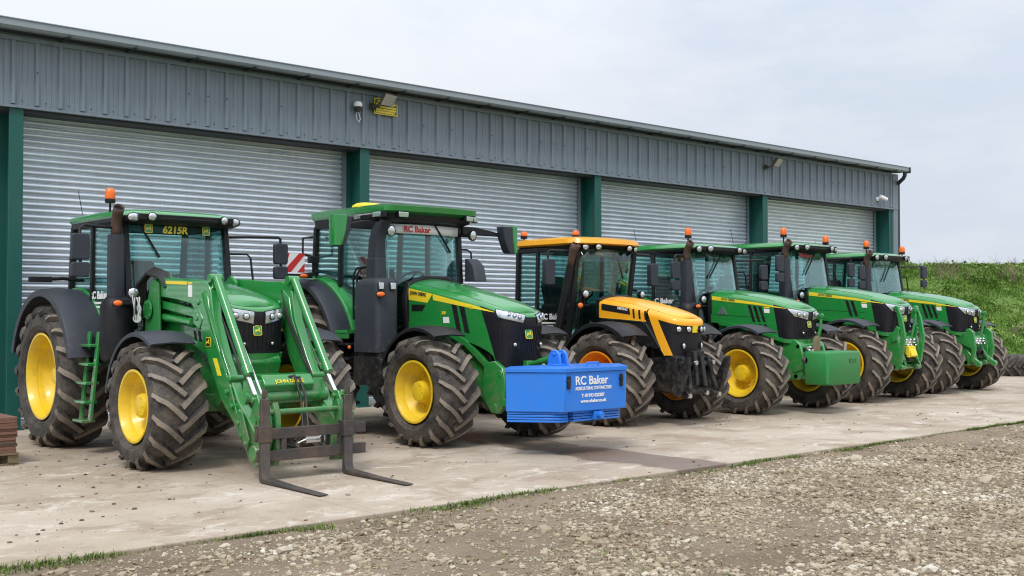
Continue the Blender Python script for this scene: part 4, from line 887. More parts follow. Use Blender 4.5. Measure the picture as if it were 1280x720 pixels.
def weight_box(loc):
    B=empty('weight_box',loc); tag(B,'long blue steel weight box with white lettering on the front of a green tractor','weight box')
    def plan(e,f=0): return [(-.52-e*.3,-.80-e),(.52+e*.3,-.80-e),(.95+e,-.25-e*.5),(.62,.02+f),(-.62,.02+f),(-.95-e,-.25-e*.5)]
    mb=MB(); mb.prism(plan(0),'z',.53,1.0); body=mb.build('box_body','blue',B,bevel=.012)
    mb=MB(); mb.prism(plan(.02,.02),'z',.995,1.04); mb.tube([(.02,-.62,1.04),(.02,-.62,1.085),(.22,-.62,1.085),(.22,-.62,1.04)],.012,8); mb.build('lid','blue',B,bevel=.008)
    for k in range(4):
        z=.41+.031*k
        mb=MB(); mb.prism([(-.60,-.0),(-.93,-.25),(-.60,-.65),(-.52,-.72),(-.42,-.745),(-.39,-.02)],'z',z,z+.024); mb.build('weight_plate','blue',B,bevel=.004)
        mb=MB(); mb.prism([(-.33,-.02),(-.33,-.745),(.42,-.745),(.52,-.70),(.90,-.25),(.60,-.0)],'z',z,z+.024); mb.build('weight_plate','blue',B,bevel=.004)
    mb=MB(); mb.box(-.02,.12,-.79,-.73,.42,.52); mb.lathe([(0,0),(.042,0),(.042,.07),(0,.07)],o=(.05,-.78,.475),axis=(0,-1,0),n=14); mb.build('hitch_pin','blue',B,bevel=.006)
    mb=MB()
    for x in (-.06,.06): mb.prism([(-.02,1.0),(-.26,1.035),(-.24,1.18),(-.19,1.23),(-.11,1.23),(-.06,1.18)],'x',x-.02,x+.02)
    mb.box(-.09,.09,-.24,-.04,1.035,1.06); mb.tube([(-.10,-.16,1.18),(.10,-.16,1.18)],.02,10); mb.build('headstock','blue',B,bevel=.01)
    for x in (-.47,.42):
        mb=MB(); mb.box(x-.02,x+.02,-.828,-.80,.80,.95); mb.box(x-.03,x+.03,-.822,-.80,.88,.91); mb.build('latch','black',B,bevel=.004)
    y=-.8032
    text('RC Baker',.140,'white',body,(-.355,y,.845),(1,0,0),(0,0,1),bold=.003)
    text('AGRICULTURAL CONTRACTORS',.055,'white',body,(-.352,y,.780),(1,0,0),(0,0,1),bold=.0012,sx=.74)
    text('T: 01993 832207',.056,'white',body,(-.06,y,.695),(1,0,0),(0,0,1),bold=.0016,align='CENTER')
    text('www.rcbaker.co.uk',.054,'white',body,(-.05,y,.632),(1,0,0),(0,0,1),bold=.0016,align='CENTER')
    return B

def front_weight(loc):
    B=empty('front_weight',loc); tag(B,'green cast weight block with a grey wooden post stuck up behind it','weight')
    mb=MB(); mb.loft([[(x,y,z) for x,y in rounded_rect(-.50+i,.50-i,-.24+i,.22,.04+i)] for z,i in ((-.30,.02),(-.27,.0),(.21,.0),(.24,.015),(.246,.03))]); b=mb.build('block','greenw',B,bevel=.0,ang=40)
    mb=MB(); mb.box(.14,.34,-.246,-.236,.06,.12); mb.build('slot','black',b)
    mb=MB()
    for k in range(3): mb.box(.16+.055*k,.20+.055*k,-.2475,-.2455,.055,.125)
    mb.box(-.49,.49,-.2425,-.2405,-.20,-.19)
    mb.build('cast_rib','greenw',b)
    mb=MB()
    for s in (-1,1): mb.prism([(.36,-.12),(.44,-.02),(.30,.06),(.10,.08),(.10,-.08)],'x',s*.36-.04,s*.36+.04)
    mb.build('hitch_lug','greenw',B,bevel=.012)
    mb=MB(); mb.lathe([(0,-.06),(.06,-.06),(.06,.06),(0,.06)],o=(-.44,.20,.10),n=16); mb.build('hitch_pin','chrome',B)
    mb=MB(); mb.prism([(-.07,.05),(-.07,.42),(-.03,.485),(.03,.485),(.07,.42),(.07,.05)],'y',.26,.33); mb.build('wooden_post','wood',B,bevel=.012)
    return B
# ------------------------------------------------------------------ yellow tractor
def fast_tractor(loc,label):
    T=empty('tractor',loc); tag(T,label,'tractor',ROW)
    hz,hr=.70,.80; tr=.90; wb=2.95
    for s in (-1,1):
        wheel(T,s*tr,0,.715,.62,.40,17,'rear','orangew',rot=.1)
        wheel(T,s*.92,wb,.83,.62,.45,18,'rear','orangew',rot=.25)
        fender(T,0,hz,.84,s*(tr-.28),s*(tr+.27),50,168,'black','front_fender',lip=.06,th=.018)
        fender(T,wb,hr,.98,s*.62,s*1.22,20,160,'black','rear_fender',lip=.06)
    driveline(T,wb,hz,hr,tr,.92,col='black',nose=-.5)
    K=Skin(-.94,.62,[(-.94,.335),(-.5,.40),(0,.44),(.62,.46)],[(-.94,1.60),(-.75,1.645),(-.4,1.735),(0,1.82),(.35,1.875),(.62,1.90)],c=.34,p=2.9,rs=.09,slant=.14,crown=lambda y:.05,sidelean=.0)
    top=lambda a:K.zs(K.q(a)[1]); r=K.L; f1=K.sy(-.50); nz=22
    mb=MB()
    for sg in (1,-1):
        zl=lambda u:1.62-.10*u*0
        f0=K.sy(-.32)
        rows=[[K.at(sg*(f0*(1-i/20)+r*i/20),top(f0*(1-i/20)+r*i/20)+((1.55+.06*(i/20))-top(f0*(1-i/20)+r*i/20))*j/8) for i in range(21)] for j in range(9)]
        mb.grid(rows)
        # slanting leg down to the bumper
        rows=[]
        for j in range(15):
            v=j/14; a0=K.sy(-.48)*(1-v)+K.sy(-.80)*v; a1=K.sy(-.32)*(1-v)+K.sy(-.64)*v
            if j==0: a1=K.sy(-.32)
            row=[]
            for i in range(5):
                a=a0+(a1-a0)*i/4; z1=top(a); row.append(K.at(sg*a,z1+(1.05-z1)*v))
            rows.append(row)
        mb.grid(rows)
    mb.grid([[K.at(f1*(i-nz)/nz,top(f1*(i-nz)/nz)-.115*j/4) for i in range(2*nz+1)] for j in range(5)])
    mb.grid([[K.at(f1*(i-nz)/nz,top(f1*(i-nz)/nz)-.115,-.03*k) for i in range(2*nz+1)] for k in (0,1)])
    K.cap(mb); hood=mb.build('hood','orange',T,ang=50)
    mb=MB(); rows=[]
    for j in range(13):
        v=j/12; row=[]
        for i in range(2*nz+1):
            k=(i-nz)/nz; a=(K.sy(-.46)*(1-v)+K.sy(-.78)*v)*k; z1=top(a)-.11; row.append(K.at(a,z1+(1.03-z1)*v,-.006))
        rows.append(row)
    mb.grid(rows); gr=mb.build('grille','grille',T,ang=60)
    for sg in (1,-1):     # black flank under the orange strip
        mb=MB(); mb.grid([[K.at(sg*(K.sy(-.45-.2*j/6)*(1-i/16)+r*i/16),1.57+(1.12+.22*(i/16)-1.57)*j/6,-.012) for i in range(17)] for j in range(7)])
        mb.build('side_panel','black',T,ang=50)
    for sg in (1,-1):
        mb=MB(); K.patch(mb,(sg*.06,1.485),(sg*.42,1.51),(sg*.40,1.385),(sg*.06,1.385),nu=8,nv=3,off=.004,skirt=.012); bz=mb.build('headlight_bezel','black',T)
        for q in (.14,.30): lamp(bz,K.at(sg*q,1.44,.012),(-sg*(.15+q*.8),-1,0),.042,name='headlight',depth=.03,flat=True)
        lamp(gr,K.at(sg*.20,1.19,.01),(-sg*.3,-1,0),.026,.045,name='marker_lamp',depth=.03,flat=True)
        mb=MB(); K.patch(mb,(sg*K.sy(.57),1.83),(sg*K.sy(.0),1.755),(sg*K.sy(-.02),1.655),(sg*K.sy(.57),1.73),nu=10,nv=2,off=.003,skirt=.006); mb.build('decal_panel','black',hood)
        for k in range(3):
            y0=-.06-.11*k; mb=MB(); K.patch(mb,(sg*K.sy(y0),1.745-.015*k),(sg*K.sy(y0-.035),1.74-.015*k),(sg*K.sy(y0-.05),1.60-.012*k),(sg*K.sy(y0-.015),1.605-.012*k),nu=1,nv=3,off=.003,skirt=.008); mb.build('air_vent','black',hood)
        pts=[(.55,1.60),(.1,1.575),(-.25,1.55),(-.32,1.50),(-.66,1.04)]
        mb=MB()
        for (ya,za),(yb,zb_) in zip(pts,pts[1:]): K.patch(mb,(sg*K.sy(ya),za+.008),(sg*K.sy(yb),zb_+.008),(sg*K.sy(yb-.0),zb_-.008),(sg*K.sy(ya),za-.008),nu=4,nv=1,off=.008,skirt=.02)
        mb.build('trim_strip','chrome',hood)
    p=Vector(K.at(K.sy(.24),1.745,.008)); q=Vector(K.at(K.sy(.0),1.712,.008)); text('FASTRAC',.05,'white',hood,p,q-p,(0,0,1),bold=.002,shear=.2)
    mb=MB(); K.patch(mb,(-.055,1.49),(.055,1.49),(.055,1.39),(-.055,1.39),nu=2,nv=2,off=.014,skirt=.014); bd=mb.build('badge','stripe',T); text('JCB',.042,'black',bd,K.at(-.042,1.427,.017),(1,0,0),(0,.14,1),bold=.002,shear=.3)
    mb=MB(); mb.prism([(-.42,1.62),(-.45,1.9),(-.2,1.97),(.2,1.97),(.45,1.9),(.42,1.62)],'y',.60,.72); mb.build('hood_seal','black',T,bevel=.02)
    # bumper, chassis front and black linkage
    mb=MB(); mb.prism([(-.62,1.04),(-.86,1.05),(-.88,.62),(-.72,.48),(-.4,.5),(-.2,.72),(-.3,1.0)],'x',-.34,.34); mb.build('bumper','black',T,bevel=.03)
    mb=MB()
    for s in (-1,1):
        x=s*.30; mb.prism([(-.80,1.0),(-.96,1.03),(-1.0,.85),(-.97,.5),(-.85,.42),(-.78,.6)],'x',x-.035,x+.035); mb.tube([(x*.8,-.98,.98),(x,-1.08,.55)],.035,10); mb.lathe([(0,-.05),(.06,-.05),(.06,.05),(0,.05)],o=(x,-1.02,.48),n=14)
        mb.prism([(-.86,.52),(-1.12,1.0),(-1.20,1.05),(-1.20,.92),(-1.08,.6),(-1.0,.44)],'x',s*.46-.04,s*.46+.04)
    mb.tube([(-.48,-.95,.52),(.48,-.95,.52)],.05,12); mb.tube([(-.36,-.95,.92),(.36,-.95,.92)],.045,12)
    mb.box(-.12,.12,-1.0,-.85,.75,1.12)
    mb.build('linkage_frame','black',T,bevel=.012)
    mb=MB(); mb.tube([(.02,-1.02,1.05),(.05,-1.08,.6)],.035,10); mb.tube([(-.10,-1.0,1.1),(-.12,-1.06,.62)],.03,10); mb.build('lift_cylinder','chassis',T)
    mb=MB()
    for x,z in ((-.34,.47),(.34,.47),(.05,.50),(-.2,.95),(.2,.95)): mb.lathe([(0,0),(.035,0),(.035,.03),(0,.03)],o=(x,-1.09,z),axis=(0,-1,0),n=12)
    mb.build('linkage_pin','chrome',T)
    # cab
    g=dict(hwf=.66,hwr=.74,hb=.75,z0=1.22,zt=2.70,A=(1.12,.90),B=(1.75,1.72),C=(2.24,2.20),zc=1.42,seat=1.85,bow=.12,pw=.075); cab(T,g)
    mb=MB(); roof_loft(mb,[(2.76,.76,.86,2.32,.2,.16,.12),(2.79,.79,.80,2.36,.22,.18,.12),(2.86,.78,.82,2.36,.24,.2,.12),(2.895,.68,.95,2.28,.25,.2,.1),(2.90,.4,1.2,2.1,.2,.2,.04)]); mb.build('cab_roof','orange',T,ang=45)
    mb=MB(); roof_loft(mb,[(2.68,.71,.92,2.26,.16,.14,.1),(2.765,.75,.84,2.30,.2,.16,.12)]); mb.build('roof_visor','black',T,ang=45)
    roof_lamps(T,[(-.58,.80,2.725,.06,.045),(-.36,.73,2.73,.06,.045),(.36,.73,2.73,.06,.045),(.58,.80,2.725,.05,.045)]); lamp(T,(-.83,2.28,2.74),(-1,-.3,0),.055)
    for b in ((-.66,2.16,2.945),(-.30,1.30,2.935)): beacon(T,b,stalk=.05,h=.09,r=.06)
    mb=MB(); mb.tube([(-.82,1.16,1.45),(-.80,1.04,1.95),(-.78,.94,2.42)],.062,14); ex=mb.build('exhaust_shield','black',T)
    mb=MB(); mb.tube([(-.78,.95,2.38),(-.775,.92,2.52),(-.77,.88,2.68),(-.76,.82,2.76)],[.052,.055,.07,.075],14,caps=False); e=mb.build('exhaust_pipe','rustpipe',ex); sd=e.modifiers.new('s','SOLIDIFY'); sd.thickness=.008
    mb=MB(); mb.lathe([(0,0),(.05,0)],o=(-.775,.92,2.55),axis=(0,-.4,.9),n=12); mb.build('pipe_bore','black',ex)
    mt=(-1.18,1.06,2.52); mirror(T,mt,.20,.40,[(-.72,.92,2.66),(mt[0]+.05,mt[1]-.02,2.66),(mt[0],mt[1]-.02,2.62),(mt[0],mt[1]-.05,2.45)],second=False,th=.10)
    mt=(1.25,1.06,2.52); mirror(T,mt,.18,.38,[(.72,.92,2.66),(mt[0]-.05,mt[1]-.02,2.66),(mt[0],mt[1]-.02,2.62),(mt[0],mt[1]-.05,2.45)],second=False,th=.10)
    for s in (-1,1):
        lamp(T,(s*.66,.72,1.98),(s*.1,-1,0),.06,name='work_light'); lamp(T,(s*.78,.72,1.80),(s*.2,-1,0),.05,.045,name='indicator_lamp',lens='amber'); mb=MB(); mb.tube([(s*.5,.80,1.80),(s*.78,.80,1.80)],.02,8); mb.tube([(s*.6,.80,1.80),(s*.66,.78,1.98)],.02,8); mb.build('lamp_bracket','black',T)
    wiper(T,(.1,.78,2.66),(.35,.86,2.25))
    mb=MB(); mb.tube([(-.2,1.0,2.9),(-.2,1.02,3.45)],.005,5); mb.build('aerial','black',T)
    mb=MB()
    for k in range(4): mb.box(-1.05,-.75,1.15,1.6,.45+.25*k,.49+.25*k)
    for y in (1.16,1.58): mb.bar((-.84,y,1.25),(-1.0,y,.45),.04,.06,up=(0,1,0))
    mb.build('access_ladder','black',T,bevel=.006)
    mb=MB(); mb.box(-.72,.72,2.3,3.7,1.02,1.12); mb.box(-.70,-.4,2.35,2.7,1.12,1.5); mb.box(-.74,-.70,1.1,2.3,1.0,1.35); mb.build('load_deck','chassis',T,bevel=.02)
    text('RC Baker',.13,'white',T,(-.762,1.66,1.58),(.06,-1,0),(0,0,1),bold=.004)
    for k in range(2): mb=MB(); mb.box(-.762,-.757,1.30+.05*k,1.62-.05*k,1.51-.05*k,1.535-.05*k); mb.build('door_lettering_line','white',T)
    return T
# ------------------------------------------------------------------ shed
def build_shed():
    S=empty('shed'); tag(S,'long grey clad farm shed with green columns and silver roller shutter doors','shed')
    x0,x1=-12.0,24.22
    mb=MB(); mb.box(x0,x1-.30,.004,.06,4.665,5.70)
    x=x0+.17
    while x<x1-.35:
        mb.prism([(x-.040,.004),(x-.024,-.034),(x+.024,-.034),(x+.040,.004)],'z',4.69,5.62); 
        for dx in (-.13,.13): mb.prism([(x+dx-.012,.004),(x+dx,-.004),(x+dx+.012,.004)],'z',4.69,5.62)
        x+=.3333
    mb.box(x0,x1-.30,-.020,.05,4.635,4.675); mb.box(x0,x1-.30,-.045,.05,5.60,5.66)
    rng=random.Random(5); x=x0+.30
    while x<x1-.4:
        mb.lathe([(.013,0),(.011,.008),(0,.009)],o=(x,.004,4.74),axis=(0,-1,0),n=8,mi=1)
        if rng.random()<.25: mb.lathe([(.013,0),(.011,.008),(0,.009)],o=(x-.13,-.034,5.17),axis=(0,-1,0),n=8,mi=1)
        x+=.3333
    fa=mb.build('fascia_cladding',['clad','cladd'],S,ang=20)
    mb=MB(); mb.prism([(x1-.30,-.022),(x1,-.022),(x1,15),(x1-.06,15),(x1-.06,.06),(x1-.30,.06)],'z',4.64,5.66); mb.prism([(x1-.24,-.010),(x1-.006,-.010),(x1-.006,15),(x1-.06,15),(x1-.06,.06),(x1-.24,.06)],'z',0,4.64); mb.build('corner_cladding','clad',S,ang=20)
    mb=MB(); mb.box(x0,x0+.1,.1,15,0,5.7); mb.box(x0,x1-.1,14.9,15,0,6.4); mb.box(x0,x1-.1,.62,.70,0,5.6); mb.build('rear_wall','clad',S)
    # roof sheet, eaves and gutter
    mb=MB(); mb.prism([(-.34,5.815),(15.2,6.6),(15.2,6.66),(-.34,5.845)],'x',x0,x1-.06)
    x=x0+.1
    while x<x1: mb.prism([(.3,5.88),(15.2,6.655),(15.2,6.69),(.3,5.91)],'x',x-.03,x+.03); x+=.3333
    mb.build('roof','roofm',S,ang=20)
    mb=MB(); mb.prism([(-.25,5.69),(-.36,5.69),(-.40,5.72),(-.40,5.805),(-.415,5.815),(-.385,5.815),(-.385,5.73),(-.355,5.705),(-.26,5.705),(-.26,5.80),(-.25,5.80)],'x',x0,x1-.06); gt=mb.build('gutter','roofm',S,ang=20)
    mb=MB(); x=x0+.5
    while x<x1: mb.box(x-.02,x+.02,-.41,-.02,5.672,5.688); x+=1.0
    mb.build('gutter_bracket','cladd',gt)
    mb=MB(); mb.box(x0,x1,-.26,.07,5.70,5.735); mb.build('shaded_soffit','cladd',S)  # dark colour stands for the shadow in the gap behind the gutter
    mb=MB(); mb.box(x1-.06,x1-.03,-.44,-.22,5.66,5.83); mb.build('gutter_end_cap','cladd',gt,bevel=.01)
    mb=MB(); mb.tube([(x1-.14,-.31,5.70),(x1-.14,-.31,5.60),(x1-.10,-.24,5.52),(x1-.05,-.10,5.44),(x1+.04,.02,5.38)],.055,12); mb.tube([(x1+.06,.02,5.4),(x1+.06,.02,0)],.05,12); mb.build('downpipe','cladd',gt)
    mb=MB(); mb.box(x0,x1-.3,.075,.60,4.60,5.4); mb.build('lintel','cladd',S)
    for n in range(-2,5):
        X=n*6.0; mb=MB(); mb.box(X-.20,X,.03,.05,0,4.64); mb.box(X-.11,X-.09,.05,.44,0,4.64); mb.box(X-.20,X,.44,.46,0,4.64)
        mb.box(X-.26,X+.0,.462,.56,0,4.64); mb.box(X-.24,X+.04,.0,.5,0,.02)
        mb.build('column','teal',S,bevel=.004)
    prof=[]
    p=.094
    prof=[(.020,0),(.020,.010),(-.003,.0105),(-.016,.024),(-.025,.043),(-.0265,.056),(-.022,.072),(-.011,.086),(.004,.093)]
    for n in range(-2,4):
        a,b=n*6.0-.02,n*6.0+5.76
        rows=[]; nz=int(4.62/p)+1
        for i in range(nz):
            for dy,dz in prof: rows.append([(a,.50+dy,i*p+dz+.05),(b,.50+dy,i*p+dz+.05)])
        mb=MB(); mb.grid(rows); sh=mb.build('shutter_door','galv',S,ang=50,recalc=False)
        mb=MB(); mb.box(a,b,.47,.52,.0,.09); mb.build('bottom_bar','galv',sh,bevel=.006)
        for q in (a-.01,b-.06):
            mb=MB(); mb.box(q,q+.07,.43,.455,.0,4.62); mb.box(q+.06*(q>a),q+.01+.06*(q>a),.4555,.56,0,4.62)
            mb.build('guide_rail','clad',sh)
    return S
shed=build_shed()

def floodlight(loc,label):
    F=empty('floodlight',loc); tag(F,label,'floodlight','floodlights on the shed fascia')
    d=Vector((.15,-.8,-.58)).normalized(); r=Vector((1,.19,0)).normalized(); u=r.cross(d)*-1
    if u.z<0: u=-u
    c=Vector((.05,-.26,.0))
    mb=MB(); mb.loft([[c+d*e+r*a*w+u*b*h for a,b in ((-1,-1),(1,-1),(1,1),(-1,1))] for e,w,h in ((-.10,.10,.06),(-.04,.15,.115),(.0,.16,.125))]); mb.build('lamp_housing','black',F,bevel=.01)
    mb=MB(); mb.loft([[c+d*e+r*a*.14+u*b*.105 for a,b in ((-1,-1),(1,-1),(1,1),(-1,1))] for e in (.0,.008)]); mb.build('lamp_glass','floodglass',F)
    mb=MB(); mb.tube([(-.14,-.01,-.10),(-.14,-.12,-.12),(-.10,-.24,-.03)],.016,8); mb.box(-.20,-.08,-.02,.0,-.16,-.04); mb.lathe([(0,0),(.035,0),(.03,.07),(0,.08)],o=(-.16,-.05,-.10),axis=(0,-1,-.3),n=12); mb.build('lamp_bracket','black',F,bevel=.004)
    return F
def dome_camera(loc,label,cable):
    F=empty('security_camera',loc); tag(F,label,'camera')
    if cable:
        mb=MB(); mb.lathe([(.075,-.02),(.08,.02),(.075,.05),(.05,.075),(0,.085)],o=(0,-.09,.0),axis=(0,0,1),n=18); mb.build('camera_body','pwhite',F)
        mb=MB(); mb.lathe([(.07,-.02),(.066,-.06),(.045,-.10),(0,-.115)],o=(0,-.09,0),axis=(0,0,1),n=18); mb.build('camera_dome','black',F)
        mb=MB(); mb.box(-.04,.04,-.09,0,-.01,.05); mb.build('camera_bracket','black',F)
        mb=MB(); mb.tube([(.0,-.02,-.08),(.06,-.03,-.12),(.09,-.03,-.22),(.06,-.03,-.28),(.02,-.03,-.24),(.0,-.03,-.14),(.03,-.02,-.09)],.008,6); mb.build('cable','pwhite',F)
    else:
        mb=MB(); mb.lathe([(.06,0),(.06,.03),(0,.03)],o=(0,0,0),axis=(0,-1,0),n=16); mb.tube([(0,-.02,0),(.02,-.10,.0)],.02,8); mb.tube([(-.06,-.14,.06),(.14,-.22,-.02)],.055,14); mb.build('camera_body','pwhite',F)
        mb=MB(); mb.tube([(.139,-.22,-.019),(.145,-.2225,-.022)],.045,14); mb.build('camera_lens','black',F)
    return F
floodlight((6.14,-.04,5.49),'black floodlight beside the yellow sign above the second column')
floodlight((17.95,-.04,5.42),'lone black floodlight towards the far end of the shed fascia')
dome_camera((5.67,-.0,5.36),'white dome security camera with a looped cable on the grey fascia',True)
dome_camera((23.1,-.0,4.88),'small white bullet security camera near the far corner of the fascia',False)
sg=empty('wall_sign',(6.28,-.045,5.27)); tag(sg,'small yellow and green sign screwed to the fascia beside a floodlight','sign')
poly=[(-.24,.0),(.27,.0),(.27,.20),(-.02,.31),(-.24,.28)]
mb=MB(); mb.prism(poly,'y',-.012,.0); bdp=mb.build('sign_plate','stripe',sg)
mb=MB(); mb.prism([(-.222,.018),(.252,.018),(.252,.188),(-.025,.288),(-.222,.26)],'y',-.0155,-.0125); f=mb.build('sign_panel','strap',bdp)
mb=MB()
for z,a,b in ((.222,-.17,.06),(.168,-.20,.20),(.116,-.12,.235),(.070,-.20,.235),(.027,-.20,.20)): mb.box(a,b,-.0185,-.0158,z,z+.034)
mb.build('sign_lines','stripe',bdp)

# ------------------------------------------------------------------ tractors
random.seed(11)
t1,_=tractor6((.72,-5.02,0),'green tractor with a front loader and pallet fork, at the near end of the row',1.0,.93,dict(lamps=[(-.66,1.28,2.83,.075,.05),(-.46,1.21,2.84,.05,.05),(.48,1.21,2.84,.05,.05),(.66,1.28,2.83,.07,.05)],ladder='green',wiper=((-.52,1.44,2.76),(-.30,1.36,2.36)),mir=(-1.32,1.25,2.60),mirf=(1.55,1.72,2.62)))
loader(t1)
text('6215R',.125,'stripe',t1,(-.24,1.415,2.665),(1,0,0),(0,.1,1),bold=.004,shear=.15)
for x in (-.42,.33): deer_badge(t1,(x,1.41,2.71),(1,0,0),(0,.1,1),.10)
tractor7((4.17,-5.36,0),'largest green tractor with broad winged mirrors, carrying the blue weight box')
weight_box((4.17,-6.62,0))
fast_tractor((7.75,-5.07,0),'yellow tractor with black nose, the only one that is not green')
t4,_=tractor6((10.98,-5.28,0),'green tractor with a triangle sticker and a green weight block on its nose',1.0,.99,dict(triangle=True,beacons=[(-.70,1.50,3.06)],mir=(-1.28,1.35,2.58)))
linkage(t4,'arms')
front_weight((11.02,-6.24,.80))
t5,_=tractor6((14.43,-5.08,0),'green tractor with upright folded front linkage arms and a yellow guard',1.06,.88,dict(beacons=[(-.70,1.55,3.06),(.80,1.6,2.98)],vents=2,mir=(-1.24,1.3,2.66)))
linkage(t5,'folded')
mb=MB(); mb.box(-.10,.12,-.69,-.60,.79,.99); mb.prism([(-.69,.96),(-.74,.82),(-.69,.79)],'x',-.09,.11); mb.build('yellow_guard','stripe',t5,bevel=.012)
text('RC Baker',.10,'red',t5,(-.36,1.41,2.66),(1,0,0),(0,.1,1),bold=.004)
t6,_=tractor6((17.70,-4.88,0),'green tractor with short folded front linkage, at the far end of the row',1.03,.94,dict(beacons=[(-.72,1.5,3.04),(.86,1.55,2.98)],mir=(-1.22,1.35,2.64),mirf=(1.75,1.55,2.70)))
linkage(t6,'short')

# ------------------------------------------------------------------ stack of boards on a pallet
pl=empty('pallet',(-1.86,-3.30,0)); tag(pl,'low timber pallet under a stack of red-brown boards beside the shed','pallet')
for y in (-.42,-.21,0,.21,.42): mb=MB(); mb.box(-.62,.62,y-.06,y+.06,.115,.137); mb.build('deck_board','wood',pl,bevel=.004)
for x in (-.56,0,.56):
    for y in (-.40,0,.40): mb=MB(); mb.box(x-.055,x+.055,y-.06,y+.06,.022,.115); mb.build('block','wood',pl,bevel=.004)
for y in (-.40,0,.40): mb=MB(); mb.box(-.62,.62,y-.05,y+.05,0,.022); mb.build('runner','wood',pl,bevel=.003)
random.seed(4)
mb=MB(); mb.box(-.60,.60,-.45,.45,0,.031); b0=mb.build('board','board',bevel=.004)
BOARD=['lowest in the stack','second from the bottom of the stack','third from the bottom, under the green sheet,','fourth from the bottom, on the green sheet,','fifth from the bottom of the stack','sixth from the bottom of the stack','sixth from the top of the stack','fifth from the top of the stack','fourth from the top of the stack','third from the top of the stack','second from the top of the stack','topmost in the stack']
for k in range(12):
    b=b0 if k==0 else instance(b0)
    b.location=(-1.86+random.uniform(-.012,.012),-3.30+random.uniform(-.012,.012),.138+.0322*k+(.008 if k>2 else 0)); b.rotation_euler=(0,0,random.uniform(-.008,.008))
    tag(b,'red-brown board '+BOARD[k]+' on the timber pallet','board','boards stacked on the pallet')
mb=MB(); mb.box(-.605,.605,-.455,.455,0,.0065); sp=mb.build('divider_sheet','strap',loc=(-1.86,-3.30,.138+.0322*2+.0318)); tag(sp,'thin green sheet between the red-brown boards on the pallet','sheet')
# ------------------------------------------------------------------ ground
def mixnodes(nt,fac,a,b):
    mx=nt.nodes.new('ShaderNodeMix'); mx.data_type='RGBA'
    if hasattr(fac,'links'): nt.links.new(fac,mx.inputs['Factor'])
    else: mx.inputs['Factor'].default_value=fac
    for k,v in ((6,a),(7,b)):
        if hasattr(v,'links'): nt.links.new(v,mx.inputs[k])
        else: mx.inputs[k].default_value=(*v,1)
    return mx.outputs[2]
def noise(nt,vec,scale,detail=8,rough=.6,stretch=None,rot=0):
    if stretch:
        mp=nt.nodes.new('ShaderNodeMapping'); mp.inputs['Scale'].default_value=stretch; mp.inputs['Rotation'].default_value=(0,0,rot); nt.links.new(vec,mp.inputs['Vector']); vec=mp.outputs['Vector']
    n=nt.nodes.new('ShaderNodeTexNoise'); n.inputs['Scale'].default_value=scale; n.inputs['Detail'].default_value=detail; n.inputs['Roughness'].default_value=rough
    nt.links.new(vec,n.inputs['Vector']); return n.outputs['Fac']
def mrange(nt,v,a,b,c=0.0,d=1.0,smooth=True):
    m=nt.nodes.new('ShaderNodeMapRange'); m.interpolation_type='SMOOTHSTEP' if smooth else 'LINEAR'
    for k,x in zip(('From Min','From Max','To Min','To Max'),(a,b,c,d)): m.inputs[k].default_value=x
    nt.links.new(v,m.inputs['Value']); return m.outputs['Result']
def math2(nt,op,a,b):
    m=nt.nodes.new('ShaderNodeMath'); m.operation=op
    for k,v in ((0,a),(1,b)):
        if hasattr(v,'links'): nt.links.new(v,m.inputs[k])
        else: m.inputs[k].default_value=v
    return m.outputs['Value']

